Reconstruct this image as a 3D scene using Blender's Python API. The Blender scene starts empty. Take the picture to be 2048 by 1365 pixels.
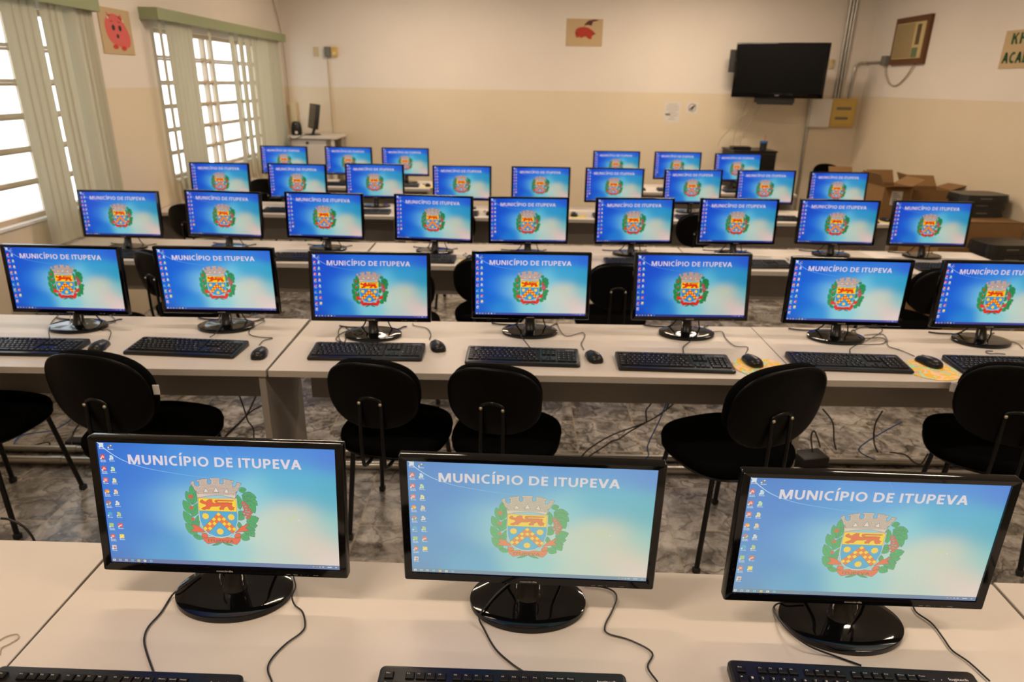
import bpy, bmesh, math, random
from mathutils import Vector, Matrix
random.seed(7)
R = math.radians
PI = math.pi
sc = bpy.context.scene
col = sc.collection

# ---------------------------------------------------------------- camera, world, lights, exposure
cd = bpy.data.cameras.new('camera')
cam = bpy.data.objects.new('camera', cd)
col.objects.link(cam)
sc.camera = cam
cd.sensor_fit = 'HORIZONTAL'
cd.sensor_width = 36.0
cd.lens = 24.0
cd.clip_start = 0.02
PITCH, YAW, ROLL = R(20.683), R(0.1935), R(1.0124)
fwd = Vector((math.sin(YAW) * math.cos(PITCH), math.cos(YAW) * math.cos(PITCH), -math.sin(PITCH)))
rgt = Vector((math.cos(YAW), -math.sin(YAW), 0))
upv = rgt.cross(fwd)
r2 = rgt * math.cos(ROLL) + upv * math.sin(ROLL)
u2 = -rgt * math.sin(ROLL) + upv * math.cos(ROLL)
M = Matrix.Identity(4)
for i in range(3):
    M[i][0] = r2[i]; M[i][1] = u2[i]; M[i][2] = -fwd[i]
M[0][3], M[1][3], M[2][3] = 0.0, 0.0, 1.78
cam.matrix_world = M
cd.dof.use_dof = True
cd.dof.focus_distance = 1.5
cd.dof.aperture_fstop = 4.0

sc.view_settings.view_transform = 'Standard'
sc.view_settings.look = 'None'
sc.view_settings.gamma = 1.0
sc.view_settings.use_curve_mapping = False
sc.view_settings.exposure = 0.0
sc.cycles.use_denoising = True
sc.cycles.max_bounces = 8
sc.cycles.sample_clamp_indirect = 6.0
sc.cycles.caustics_reflective = False
sc.cycles.caustics_refractive = False

wd = bpy.data.worlds.new('overcast_sky')
sc.world = wd
wd.use_nodes = True
bgn = wd.node_tree.nodes['Background']
bgn.inputs[0].default_value = (0.90, 0.95, 1.0, 1)
bgn.inputs[1].default_value = 3.2

LAMP_COLOR = (1.0, 0.79, 0.59)
LAMP_POWER = 25.0

# ---------------------------------------------------------------- materials
def lin(c):
    return tuple(((v / 255) / 12.92 if v / 255 <= 0.04045 else ((v / 255 + 0.055) / 1.055) ** 2.4) for v in c) + (1.0,)

def newmat(name):
    m = bpy.data.materials.new(name)
    m.use_nodes = True
    nt = m.node_tree
    return m, nt, nt.nodes['Principled BSDF']

def mat(name, c, rough=0.5, metal=0.0, noise=0.0, nscale=40.0, bump=0.0, spec=0.5, coat=0.0, linear=False):
    m, nt, b = newmat(name)
    cc = c if linear else lin(c)
    if len(cc) == 3: cc = tuple(cc) + (1.0,)
    b.inputs['Base Color'].default_value = cc
    b.inputs['Roughness'].default_value = rough
    b.inputs['Metallic'].default_value = metal
    b.inputs['Specular IOR Level'].default_value = spec
    b.inputs['Coat Weight'].default_value = coat
    tc = nt.nodes.new('ShaderNodeTexCoord')
    n = nt.nodes.new('ShaderNodeTexNoise')
    n.inputs['Scale'].default_value = nscale
    n.inputs['Detail'].default_value = 4
    nt.links.new(tc.outputs['Object'], n.inputs['Vector'])
    if noise > 0:
        mx = nt.nodes.new('ShaderNodeMix'); mx.data_type = 'RGBA'
        mx.inputs['A'].default_value = cc
        mx.inputs['B'].default_value = tuple(v * (1 - noise) for v in cc[:3]) + (1,)
        nt.links.new(n.outputs['Fac'], mx.inputs['Factor'])
        nt.links.new(mx.outputs['Result'], b.inputs['Base Color'])
    if bump > 0:
        bp = nt.nodes.new('ShaderNodeBump')
        bp.inputs['Strength'].default_value = bump
        bp.inputs['Distance'].default_value = 0.002
        nt.links.new(n.outputs['Fac'], bp.inputs['Height'])
        nt.links.new(bp.outputs['Normal'], b.inputs['Normal'])
    return m

def wall_mat():
    m, nt, b = newmat('two_tone_wall_paint')
    geo = nt.nodes.new('ShaderNodeNewGeometry')
    sep = nt.nodes.new('ShaderNodeSeparateXYZ')
    nt.links.new(geo.outputs['Position'], sep.inputs[0])
    gt = nt.nodes.new('ShaderNodeMath'); gt.operation = 'GREATER_THAN'
    gt.inputs[1].default_value = 1.70
    nt.links.new(sep.outputs['Z'], gt.inputs[0])
    n = nt.nodes.new('ShaderNodeTexNoise'); n.inputs['Scale'].default_value = 1.4; n.inputs['Detail'].default_value = 6
    nt.links.new(geo.outputs['Position'], n.inputs['Vector'])
    mx = nt.nodes.new('ShaderNodeMix'); mx.data_type = 'RGBA'
    mx.inputs['A'].default_value = (0.78, 0.67, 0.50, 1)
    mx.inputs['B'].default_value = (0.83, 0.76, 0.68, 1)
    nt.links.new(gt.outputs[0], mx.inputs['Factor'])
    m2 = nt.nodes.new('ShaderNodeMix'); m2.data_type = 'RGBA'; m2.blend_type = 'MULTIPLY'
    m2.inputs['Factor'].default_value = 0.12
    nt.links.new(mx.outputs['Result'], m2.inputs['A'])
    nt.links.new(n.outputs['Fac'], m2.inputs['B'])
    nt.links.new(m2.outputs['Result'], b.inputs['Base Color'])
    rr = nt.nodes.new('ShaderNodeMapRange')
    rr.inputs['To Min'].default_value = 0.38; rr.inputs['To Max'].default_value = 0.75
    nt.links.new(gt.outputs[0], rr.inputs['Value'])
    nt.links.new(rr.outputs[0], b.inputs['Roughness'])
    n2 = nt.nodes.new('ShaderNodeTexNoise'); n2.inputs['Scale'].default_value = 45
    nt.links.new(geo.outputs['Position'], n2.inputs['Vector'])
    bp = nt.nodes.new('ShaderNodeBump'); bp.inputs['Strength'].default_value = 0.15; bp.inputs['Distance'].default_value = 0.002
    nt.links.new(n2.outputs['Fac'], bp.inputs['Height'])
    nt.links.new(bp.outputs['Normal'], b.inputs['Normal'])
    return m

def floor_mat():
    m, nt, b = newmat('marbled_ceramic_tile')
    N, L = nt.nodes, nt.links
    geo = N.new('ShaderNodeNewGeometry')
    sep = N.new('ShaderNodeSeparateXYZ'); L.new(geo.outputs['Position'], sep.inputs[0])
    def math_(op, a, bb):
        n = N.new('ShaderNodeMath'); n.operation = op
        for i, v in enumerate((a, bb)):
            if v is None: continue
            if isinstance(v, (int, float)): n.inputs[i].default_value = v
            else: L.new(v, n.inputs[i])
        return n.outputs[0]
    T = 0.333
    fx = math_('DIVIDE', math_('ADD', sep.outputs['X'], 0.632 + 20 * T), T)
    fy = math_('DIVIDE', math_('ADD', sep.outputs['Y'], -2.450 + 20 * T), T)
    cx = math_('FRACT', fx, None); cy = math_('FRACT', fy, None)
    gx = math_('MINIMUM', cx, math_('SUBTRACT', 1.0, cx))
    gy = math_('MINIMUM', cy, math_('SUBTRACT', 1.0, cy))
    g = math_('LESS_THAN', math_('MINIMUM', gx, gy), 0.0085)
    ix = math_('FLOOR', fx, None); iy = math_('FLOOR', fy, None)
    comb = N.new('ShaderNodeCombineXYZ'); L.new(ix, comb.inputs[0]); L.new(iy, comb.inputs[1])
    wn = N.new('ShaderNodeTexWhiteNoise'); wn.noise_dimensions = '3D'; L.new(comb.outputs[0], wn.inputs['Vector'])
    sc_ = N.new('ShaderNodeVectorMath'); sc_.operation = 'SCALE'; sc_.inputs['Scale'].default_value = 3.0
    L.new(wn.outputs['Color'], sc_.inputs[0])
    ad = N.new('ShaderNodeVectorMath'); ad.operation = 'ADD'
    L.new(geo.outputs['Position'], ad.inputs[0]); L.new(sc_.outputs[0], ad.inputs[1])
    # domain warp
    w = N.new('ShaderNodeTexNoise'); w.inputs['Scale'].default_value = 5.5; w.inputs['Detail'].default_value = 5
    L.new(ad.outputs[0], w.inputs['Vector'])
    ws = N.new('ShaderNodeVectorMath'); ws.operation = 'SCALE'; ws.inputs['Scale'].default_value = 0.42
    L.new(w.outputs['Color'], ws.inputs[0])
    wa = N.new('ShaderNodeVectorMath'); wa.operation = 'ADD'
    L.new(ad.outputs[0], wa.inputs[0]); L.new(ws.outputs[0], wa.inputs[1])
    vo = N.new('ShaderNodeTexVoronoi'); vo.feature = 'DISTANCE_TO_EDGE'; vo.inputs['Scale'].default_value = 4.6
    L.new(wa.outputs[0], vo.inputs['Vector'])
    vr = N.new('ShaderNodeValToRGB')
    vr.color_ramp.elements[0].position = 0.0; vr.color_ramp.elements[0].color = (0.22, 0.20, 0.18, 1)
    vr.color_ramp.elements[1].position = 0.05; vr.color_ramp.elements[1].color = (1, 1, 1, 1)
    L.new(vo.outputs['Distance'], vr.inputs[0])
    cl = N.new('ShaderNodeTexNoise'); cl.inputs['Scale'].default_value = 7.0; cl.inputs['Detail'].default_value = 8; cl.inputs['Roughness'].default_value = 0.65
    L.new(wa.outputs[0], cl.inputs['Vector'])
    cr = N.new('ShaderNodeValToRGB')
    cr.color_ramp.elements[0].position = 0.40; cr.color_ramp.elements[0].color = (0.13, 0.115, 0.10, 1)
    cr.color_ramp.elements[1].position = 0.62; cr.color_ramp.elements[1].color = (0.55, 0.51, 0.47, 1)
    L.new(cl.outputs['Fac'], cr.inputs[0])
    mu = N.new('ShaderNodeMix'); mu.data_type = 'RGBA'; mu.blend_type = 'MULTIPLY'; mu.inputs['Factor'].default_value = 0.85
    L.new(cr.outputs[0], mu.inputs['A']); L.new(vr.outputs[0], mu.inputs['B'])
    gm = N.new('ShaderNodeMix'); gm.data_type = 'RGBA'
    L.new(g, gm.inputs['Factor']); L.new(mu.outputs['Result'], gm.inputs['A'])
    gm.inputs['B'].default_value = (0.42, 0.34, 0.24, 1)
    L.new(gm.outputs['Result'], b.inputs['Base Color'])
    b.inputs['Roughness'].default_value = 0.22
    bp = N.new('ShaderNodeBump'); bp.invert = True; bp.inputs['Strength'].default_value = 0.4; bp.inputs['Distance'].default_value = 0.002
    L.new(g, bp.inputs['Height']); L.new(bp.outputs['Normal'], b.inputs['Normal'])
    return m

def screen_mat():
    """emissive liquid crystal panel: its contrast falls when seen from above, as such panels do"""
    m, nt, b = newmat('lit_screen')
    N, L = nt.nodes, nt.links
    at = N.new('ShaderNodeAttribute'); at.attribute_name = 'Col'
    geo = N.new('ShaderNodeNewGeometry')
    vt = N.new('ShaderNodeVectorTransform'); vt.vector_type = 'VECTOR'; vt.convert_from = 'WORLD'; vt.convert_to = 'OBJECT'
    L.new(geo.outputs['Incoming'], vt.inputs[0])
    sp = N.new('ShaderNodeSeparateXYZ'); L.new(vt.outputs[0], sp.inputs[0])
    mr = N.new('ShaderNodeMapRange'); mr.clamp = True
    mr.inputs['From Min'].default_value = 0.25; mr.inputs['From Max'].default_value = 0.62
    mr.inputs['To Min'].default_value = 0.0; mr.inputs['To Max'].default_value = 0.66
    L.new(sp.outputs['Z'], mr.inputs['Value'])
    pw = N.new('ShaderNodeMath'); pw.operation = 'POWER'; pw.inputs[1].default_value = 1.4
    L.new(mr.outputs[0], pw.inputs[0])
    g2 = N.new('ShaderNodeMapRange'); g2.clamp = True
    g2.inputs['From Min'].default_value = 0.08; g2.inputs['From Max'].default_value = 0.32
    g2.inputs['To Min'].default_value = 1.45; g2.inputs['To Max'].default_value = 1.0
    L.new(sp.outputs['Z'], g2.inputs['Value'])
    gm = N.new('ShaderNodeGamma'); L.new(at.outputs['Color'], gm.inputs[0]); L.new(g2.outputs[0], gm.inputs[1])
    mx = N.new('ShaderNodeMix'); mx.data_type = 'RGBA'
    L.new(pw.outputs[0], mx.inputs['Factor']); L.new(gm.outputs[0], mx.inputs['A'])
    ma = N.new('ShaderNodeVectorMath'); ma.operation = 'MULTIPLY_ADD'
    ma.inputs[1].default_value = (0.40, 0.20, 0.30); ma.inputs[2].default_value = (0.34, 0.48, 0.25)
    L.new(gm.outputs[0], ma.inputs[0]); L.new(ma.outputs[0], mx.inputs['B'])
    b.inputs['Base Color'].default_value = (0.012, 0.012, 0.014, 1)
    b.inputs['Roughness'].default_value = 0.38
    b.inputs['Specular IOR Level'].default_value = 0.22
    L.new(mx.outputs['Result'], b.inputs['Emission Color'])
    b.inputs['Emission Strength'].default_value = 1.0
    return m

def cloth_blind_mat():
    m, nt, b = newmat('blind_fabric')
    N, L = nt.nodes, nt.links
    b.inputs['Base Color'].default_value = (0.62, 0.60, 0.48, 1)
    b.inputs['Roughness'].default_value = 0.85
    tr = N.new('ShaderNodeBsdfTranslucent'); tr.inputs[0].default_value = (0.72, 0.69, 0.58, 1)
    mx = N.new('ShaderNodeMixShader'); mx.inputs[0].default_value = 0.42
    wv = N.new('ShaderNodeTexNoise'); wv.inputs['Scale'].default_value = 200
    L.new(b.outputs[0], mx.inputs[1]); L.new(tr.outputs[0], mx.inputs[2])
    L.new(mx.outputs[0], N['Material Output'].inputs[0])
    return m

def glass_mat():
    m, nt, b = newmat('window_glass')
    N, L = nt.nodes, nt.links
    tp = N.new('ShaderNodeBsdfTransparent'); tp.inputs[0].default_value = (0.93, 0.96, 0.97, 1)
    gl = N.new('ShaderNodeBsdfGlossy'); gl.inputs['Roughness'].default_value = 0.05
    mx = N.new('ShaderNodeMixShader'); mx.inputs[0].default_value = 0.06
    L.new(tp.outputs[0], mx.inputs[1]); L.new(gl.outputs[0], mx.inputs[2])
    L.new(mx.outputs[0], N['Material Output'].inputs[0])
    return m

def pad_mat():
    m, nt, b = newmat('mouse_pad_print')
    N, L = nt.nodes, nt.links
    tc = N.new('ShaderNodeTexCoord')
    n = N.new('ShaderNodeTexNoise'); n.inputs['Scale'].default_value = 17; n.inputs['Detail'].default_value = 2
    L.new(tc.outputs['Object'], n.inputs['Vector'])
    r = N.new('ShaderNodeValToRGB'); r.color_ramp.interpolation = 'CONSTANT'
    e = r.color_ramp.elements
    e[0].position = 0; e[0].color = (0.85, 0.42, 0.30, 1)
    e[1].position = 0.40; e[1].color = (0.45, 0.80, 0.50, 1)
    x = e.new(0.47); x.color = (0.95, 0.55, 0.03, 1)
    x = e.new(0.56); x.color = (0.93, 0.62, 0.45, 1)
    x = e.new(0.63); x.color = (0.95, 0.60, 0.05, 1)
    L.new(n.outputs['Fac'], r.inputs[0]); L.new(r.outputs[0], b.inputs['Base Color'])
    b.inputs['Roughness'].default_value = 0.6
    return m

def vcol_mat(name, rough=0.7):
    m, nt, b = newmat(name)
    at = nt.nodes.new('ShaderNodeAttribute'); at.attribute_name = 'Col'
    nt.links.new(at.outputs['Color'], b.inputs['Base Color'])
    b.inputs['Roughness'].default_value = rough
    return m

def emit_mat(name, c, s):
    m, nt, b = newmat(name)
    b.inputs['Emission Color'].default_value = c + (1,)
    b.inputs['Emission Strength'].default_value = s
    return m

_MT0 = None
MT = dict(
    wall=wall_mat(), floor=floor_mat(), screen=screen_mat(), blind=cloth_blind_mat(), glass=glass_mat(), pad=pad_mat(),
    ceiling=mat('ceiling_paint', (0.78, 0.75, 0.70), 0.8, linear=True, noise=0.05, nscale=3),
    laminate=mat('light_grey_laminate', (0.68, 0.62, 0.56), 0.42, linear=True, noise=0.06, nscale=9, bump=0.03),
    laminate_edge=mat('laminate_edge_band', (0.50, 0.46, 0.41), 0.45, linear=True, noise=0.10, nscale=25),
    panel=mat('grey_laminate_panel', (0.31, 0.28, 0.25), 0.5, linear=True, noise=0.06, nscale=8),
    gloss=mat('gloss_black_plastic', (0.003, 0.003, 0.0035), 0.06, linear=True, spec=0.42, nscale=300, bump=0.01),
    satin=mat('satin_black_plastic', (0.008, 0.008, 0.008), 0.32, linear=True, spec=.4, nscale=500, bump=0.05),
    matte=mat('matte_black_plastic', (0.012, 0.011, 0.011), 0.55, linear=True, nscale=400, bump=0.1),
    key=mat('key_plastic', (0.008, 0.008, 0.008), 0.42, linear=True, spec=.28, nscale=600, bump=0.05),
    legend=mat('printed_white', (0.75, 0.72, 0.70), 0.5, linear=True),
    logo=mat('printed_silver', (0.55, 0.52, 0.50), 0.4, linear=True),
    fabric=mat('black_upholstery', (0.0022, 0.0022, 0.0022), 0.95, linear=True, spec=0.04, nscale=900, bump=0.35),
    shell=mat('black_chair_shell', (0.0022, 0.0022, 0.0022), 0.36, linear=True, spec=0.13, nscale=260, bump=0.10),
    steelb=mat('black_painted_steel', (0.004, 0.004, 0.004), 0.30, linear=True, spec=0.35),
    bolt=mat('bare_bolt', (0.65, 0.60, 0.50), 0.35, metal=0.9, linear=True),
    chrome=mat('chrome', (0.8, 0.8, 0.8), 0.12, metal=1.0, linear=True),
    alu=mat('galvanised_steel', (0.50, 0.48, 0.43), 0.34, metal=0.85, linear=True, noise=0.2, nscale=30),
    cable=mat('black_cable', (0.012, 0.012, 0.012), 0.4, linear=True),
    bluec=mat('blue_cable', (0.02, 0.12, 0.45), 0.45, linear=True),
    whitec=mat('beige_cable', (0.40, 0.34, 0.26), 0.5, linear=True),
    frame=mat('cream_window_frame', (0.60, 0.47, 0.33), 0.45, linear=True),
    sill=mat('white_sill', (0.80, 0.78, 0.74), 0.5, linear=True),
    pelmet=mat('sage_green_pelmet', (0.30, 0.34, 0.19), 0.6, linear=True, noise=0.08, nscale=12),
    cream=mat('cream_plastic', (0.62, 0.52, 0.32), 0.45, linear=True),
    white=mat('white_plastic', (0.72, 0.68, 0.62), 0.35, linear=True),
    yellow=mat('aged_yellow_plastic', (0.62, 0.42, 0.10), 0.45, linear=True),
    greyp=mat('grey_plastic', (0.16, 0.16, 0.14), 0.5, linear=True),
    wood=mat('dark_stained_wood', (0.15, 0.055, 0.012), 0.5, linear=True, noise=0.4, nscale=14),
    accream=mat('cream_grille', (0.55, 0.42, 0.20), 0.5, linear=True),
    acgreen=mat('green_grey_panel', (0.13, 0.17, 0.09), 0.5, linear=True),
    acdark=mat('grille_shadow_gap', (0.10, 0.07, 0.03), 0.7, linear=True),
    card=mat('brown_cardboard', (0.25, 0.135, 0.048), 0.8, linear=True, noise=0.15, nscale=20),
    cardin=mat('cardboard_inside', (0.14, 0.075, 0.028), 0.85, linear=True),
    paper=mat('white_paper', (0.70, 0.66, 0.62), 0.7, linear=True),
    paperc=mat('tan_card_paper', (0.55, 0.40, 0.22), 0.7, linear=True),
    ink=mat('grey_ink', (0.20, 0.18, 0.17), 0.7, linear=True),
    green=mat('dark_green_felt', (0.015, 0.085, 0.022), 0.8, linear=True),
    redink=mat('red_ink', (0.45, 0.06, 0.06), 0.7, linear=True),
    art=vcol_mat('felt_picture'),
    bluep=mat('blue_plastic', (0.02, 0.13, 0.36), 0.4, linear=True),
    lens=mat('ceiling_lamp_white', (0.8, 0.8, 0.78), 0.4, linear=True),
    tube=emit_mat('fluorescent_tube', (1.0, 0.86, 0.70), 9.0),
)

# ---------------------------------------------------------------- object helpers
def tag(o, label=None, cat=None, group=None, kind=None):
    if label: o['label'] = label
    if cat: o['category'] = cat
    if group: o['group'] = group
    if kind: o['kind'] = kind
    return o

def empty(name, loc, rz=0.0):
    o = bpy.data.objects.new(name, None)
    o.empty_display_size = 0.1
    col.objects.link(o)
    o.location = loc
    o.rotation_euler = (0, 0, rz)
    return o

def link(name, me, parent=None, loc=(0, 0, 0), rot=(0, 0, 0)):
    o = bpy.data.objects.new(name, me)
    col.objects.link(o)
    if parent is not None: o.parent = parent
    o.location = loc
    o.rotation_euler = rot
    return o

def copy_tree(o, parent=None):
    c = o.copy()
    col.objects.link(c)
    c.parent = parent
    for ch in list(o.children):
        copy_tree(ch, c)
    return c

def finish(bm, name, mats, smooth=None):
    me = bpy.data.meshes.new(name)
    bmesh.ops.recalc_face_normals(bm, faces=bm.faces[:])
    bm.to_mesh(me)
    bm.free()
    for m in (mats if isinstance(mats, (list, tuple)) else [mats]):
        me.materials.append(m)
    if smooth is not None:
        me.polygons.foreach_set('use_smooth', [True] * len(me.polygons))
        try: me.set_sharp_from_angle(angle=R(smooth))
        except Exception: pass
    return me

def box(bm, lo, hi, mi=0, bev=0.0, seg=2, mat4=None):
    r = bmesh.ops.create_cube(bm, size=1.0)
    vs = r['verts']
    for v in vs:
        v.co = Vector([lo[i] + (v.co[i] + 0.5) * (hi[i] - lo[i]) for i in range(3)])
    fs = list({f for v in vs for f in v.link_faces})
    for f in fs: f.material_index = mi
    if bev > 0:
        es = list({e for v in vs for e in v.link_edges})
        r2_ = bmesh.ops.bevel(bm, geom=es, offset=bev, segments=seg, profile=0.5, affect='EDGES')
        fs = r2_['faces'] + [f for f in fs if f.is_valid]
        for f in fs: f.material_index = mi
        vs = list({v for f in fs for v in f.verts})
    if mat4 is not None:
        for v in vs: v.co = mat4 @ v.co
    return vs

def boxmesh(name, lo, hi, m, bev=0.0, seg=2):
    bm = bmesh.new(); box(bm, lo, hi, 0, bev, seg)
    return finish(bm, name, m, 35 if bev else None)

def prism(bm, pts, z0, z1, mi=0):
    """extrude a 2-D outline (x, y) from z0 to z1"""
    a = [bm.verts.new((p[0], p[1], z0)) for p in pts]
    b = [bm.verts.new((p[0], p[1], z1)) for p in pts]
    n = len(pts)
    fs = [bm.faces.new(list(reversed(a))), bm.faces.new(b)]
    for i in range(n):
        fs.append(bm.faces.new((a[i], a[(i + 1) % n], b[(i + 1) % n], b[i])))
    for f in fs: f.material_index = mi
    return a + b

def catmull(pts, sub=6):
    P = [Vector(p) for p in pts]
    if len(P) < 3: return P
    P = [P[0] * 2 - P[1]] + P + [P[-1] * 2 - P[-2]]
    out = []
    for i in range(1, len(P) - 2):
        p0, p1, p2, p3 = P[i - 1], P[i], P[i + 1], P[i + 2]
        for k in range(sub):
            t = k / sub
            out.append(0.5 * ((2 * p1) + (-p0 + p2) * t + (2 * p0 - 5 * p1 + 4 * p2 - p3) * t * t + (-p0 + 3 * p1 - 3 * p2 + p3) * t ** 3))
    out.append(P[-2])
    return out

def tube(bm, pts, r, seg=8, mi=0, smooth_sub=0, cap=True):
    P = catmull(pts, smooth_sub) if smooth_sub else [Vector(p) for p in pts]
    rings = []
    up = None
    for i, p in enumerate(P):
        d = (P[min(i + 1, len(P) - 1)] - P[max(i - 1, 0)])
        if d.length < 1e-9: d = Vector((0, 0, 1))
        d.normalize()
        if up is None:
            up = Vector((0, 0, 1)) if abs(d.z) < 0.9 else Vector((1, 0, 0))
        up = (up - d * up.dot(d))
        if up.length < 1e-5: up = Vector((1, 0, 0)) - d * d.x
        up.normalize()
        s = d.cross(up)
        rr = r[i] if isinstance(r, (list, tuple)) else r
        rings.append([bm.verts.new(p + (up * math.cos(2 * PI * k / seg) + s * math.sin(2 * PI * k / seg)) * rr) for k in range(seg)])
    for a, b in zip(rings, rings[1:]):
        for k in range(seg):
            bm.faces.new((a[k], a[(k + 1) % seg], b[(k + 1) % seg], b[k])).material_index = mi
    if cap:
        bm.faces.new(list(reversed(rings[0]))).material_index = mi
        bm.faces.new(rings[-1]).material_index = mi

def tubemesh(name, pts, r, m, seg=8, sub=0):
    bm = bmesh.new(); tube(bm, pts, r, seg, 0, sub)
    return finish(bm, name, m, 50)

def lathe(bm, prof, seg=48, mi=0, c=(0, 0, 0)):
    rings = []
    for (r, z) in prof:
        if r < 1e-6: rings.append([bm.verts.new((c[0], c[1], c[2] + z))])
        else: rings.append([bm.verts.new((c[0] + r * math.cos(2 * PI * k / seg), c[1] + r * math.sin(2 * PI * k / seg), c[2] + z)) for k in range(seg)])
    for a, b in zip(rings, rings[1:]):
        for k in range(seg):
            q = [a[k % len(a)], a[(k + 1) % len(a)], b[(k + 1) % len(b)], b[k % len(b)]]
            u = []
            for v in q:
                if v not in u: u.append(v)
            if len(u) > 2: bm.faces.new(u).material_index = mi

# ---------------------------------------------------------------- lettering as meshes
_tc = {}
def glyphs(s, bold=0.0):
    """returns triangles of a string: cap height 1, starts at x=0; list of verts, faces"""
    key = (s, bold)
    if key in _tc: return _tc[key]
    def raw(t):
        cu = bpy.data.curves.new('t', 'FONT')
        cu.body = t; cu.size = 1.0; cu.resolution_u = 2; cu.offset = bold
        cu.fill_mode = 'FRONT'
        o = bpy.data.objects.new('t', cu)
        col.objects.link(o)
        bpy.context.view_layer.update()
        dg = bpy.context.evaluated_depsgraph_get()
        me = o.evaluated_get(dg).to_mesh()
        vs = [tuple(v.co[:2]) for v in me.vertices]
        fs = [tuple(p.vertices) for p in me.polygons]
        o.evaluated_get(dg).to_mesh_clear()
        bpy.data.objects.remove(o); bpy.data.curves.remove(cu)
        return vs, fs
    if 'H' not in _tc:
        h, _ = raw('H')
        _tc['H'] = (max(v[1] for v in h), 0)
    k = _tc['H'][0]
    vs, fs = raw(s)
    x0 = min(v[0] for v in vs) if vs else 0
    vs = [((v[0] - x0) / k, v[1] / k) for v in vs]
    _tc[key] = (vs, fs)
    return _tc[key]

def text_into(bm, s, fn, mi=0, bold=0.0):
    vs, fs = glyphs(s, bold)
    w = max((v[0] for v in vs), default=1)
    B = [bm.verts.new(fn(v[0] / w, v[1], w)) for v in vs]
    for f in fs:
        try: bm.faces.new([B[i] for i in f]).material_index = mi
        except ValueError: pass
    return B
# ---------------------------------------------------------------- desktop picture shown on every monitor
EMB={'shield_border':[(1926,1538),(2729,1540),(2731,1181),(2715,1013),(2669,869),(2591,737),(2501,669),(2369,635),(2230,641),(2090,702),(2010,782),(1950,907),(1922,1028),(1918,1233)],'shield_blue':[(1936,1237),(2707,1241),(2717,1181),(2703,1027),(2659,887),(2582,760),(2496,694),(2371,660),(2235,666),(2103,721),(2027,795),(1970,915),(1942,1037)],'shield_gold':[(1940,1518),(2710,1520),(2707,1241),(1936,1237)],'lion':[(1969,1447),(1997,1479),(2031,1488),(2048,1451),(2095,1441),(2122,1477),(2166,1500),(2223,1498),(2226,1437),(2260,1416),(2388,1419),(2563,1430),(2604,1443),(2630,1422),(2613,1380),(2637,1343),(2674,1333),(2646,1311),(2653,1276),(2613,1282),(2592,1266),(2553,1286),(2535,1323),(2524,1353),(2476,1336),(2454,1312),(2444,1274),(2404,1282),(2370,1267),(2352,1307),(2381,1331),(2397,1362),(2315,1343),(2207,1341),(2171,1314),(2148,1275),(2095,1280),(2052,1258),(2013,1268),(1984,1279),(2016,1306),(2072,1332),(2095,1363),(2076,1385),(2024,1397),(1987,1411),(1972,1425)],'tail':[(2279,1485),(2340,1495),(2648,1492),(2667,1480),(2620,1468),(2351,1462),(2317,1452),(2349,1438),(2564,1445),(2563,1430),(2307,1418),(2272,1447)],'chev':[(2328,1220),(2677,850),(2578,744),(2332,1010),(2092,749),(1988,855)],'crown':[(1802,1842),(1838,1881),(1872,1887),(1890,1869),(1881,1838),(1910,1788),(1962,1768),(1993,1792),(1985,1880),(1938,1881),(1933,1900),(1988,1925),(2069,1940),(2151,1959),(2164,1933),(2150,1900),(2152,1844),(2193,1831),(2235,1848),(2238,1922),(2212,1935),(2204,1964),(2423,1967),(2417,1937),(2399,1914),(2406,1856),(2440,1843),(2482,1859),(2490,1922),(2474,1933),(2476,1958),(2548,1951),(2698,1914),(2687,1887),(2662,1868),(2657,1801),(2683,1787),(2717,1804),(2751,1857),(2750,1894),(2848,1872),(2826,1838),(2772,1739),(2726,1648),(2694,1534),(2441,1590),(2308,1591),(2105,1566),(1927,1517),(1910,1639),(1844,1792)],'door1':[(2058,1646),(2106,1745),(2166,1659)],'door2':[(2260,1663),(2322,1775),(2373,1661)],'door3':[(2473,1663),(2540,1755),(2573,1648)],'door4':[(1901,1684),(1961,1604),(1918,1647)],'door5':[(2740,1693),(2657,1615),(2697,1617)],'ribL':[(1746,920),(1899,889),(2025,764),(1955,748),(1719,764),(1799,830)],'ribR':[(2943,978),(2769,908),(2629,755),(2706,782),(2926,823),(2862,882)],'rib':[(1941,659),(2013,624),(2097,643),(2343,659),(2615,645),(2754,683),(2726,581),(2652,495),(2497,531),(2320,538),(2168,515),(2057,489),(1981,560)],'curlL':[(1954,730),(2036,733),(2075,681),(2062,634),(2013,616),(1941,659)],'curlR':[(2745,760),(2663,756),(2619,700),(2622,654),(2669,643),(2753,679)]}
EDI=[(2328,1170),(2333,1058),(2225,1056),(2430,1066),(2130,949),(2231,959),(2033,841),(2131,846),(2432,958),(2529,958),(2530,853),(2627,850)]
ESU=[(2058,1119),(2583,1116),(2332,782)]
ELV=[((1817,1791),(1861,1532),80),((1706,1667),(1806,1364),80),((1910,1639),(1819,1365),70),((1627,1461),(1787,1151),95),((1933,1408),(1782,1090),90),((1611,1219),(1777,891),95),((1933,1151),(1829,862),60),((1626,942),(1853,663),95),((1764,666),(1970,603),60),((1788,1014),(1895,835),80),((2933,1747),(2783,1703),70),((3128,1570),(2830,1608),110),((3015,1684),(2848,1474),90),((3141,1401),(2868,1580),120),((2744,1619),(2782,1290),80),((3076,1221),(2943,1494),100),((2724,1234),(2835,1186),70),((2731,1052),(2842,1187),75),((3148,1118),(2885,1021),110),((3032,681),(2839,942),110),((2929,625),(2743,721),95),((3110,947),(2838,927),100),((2733,1014),(2751,845),50),((3063,845),(2789,801),80),((2136,455),(2347,531),26),((2577,467),(2361,532),26)]
EBE=[((1788,1544),38),((1780,1295),34),((1791,1045),30)]
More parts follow.
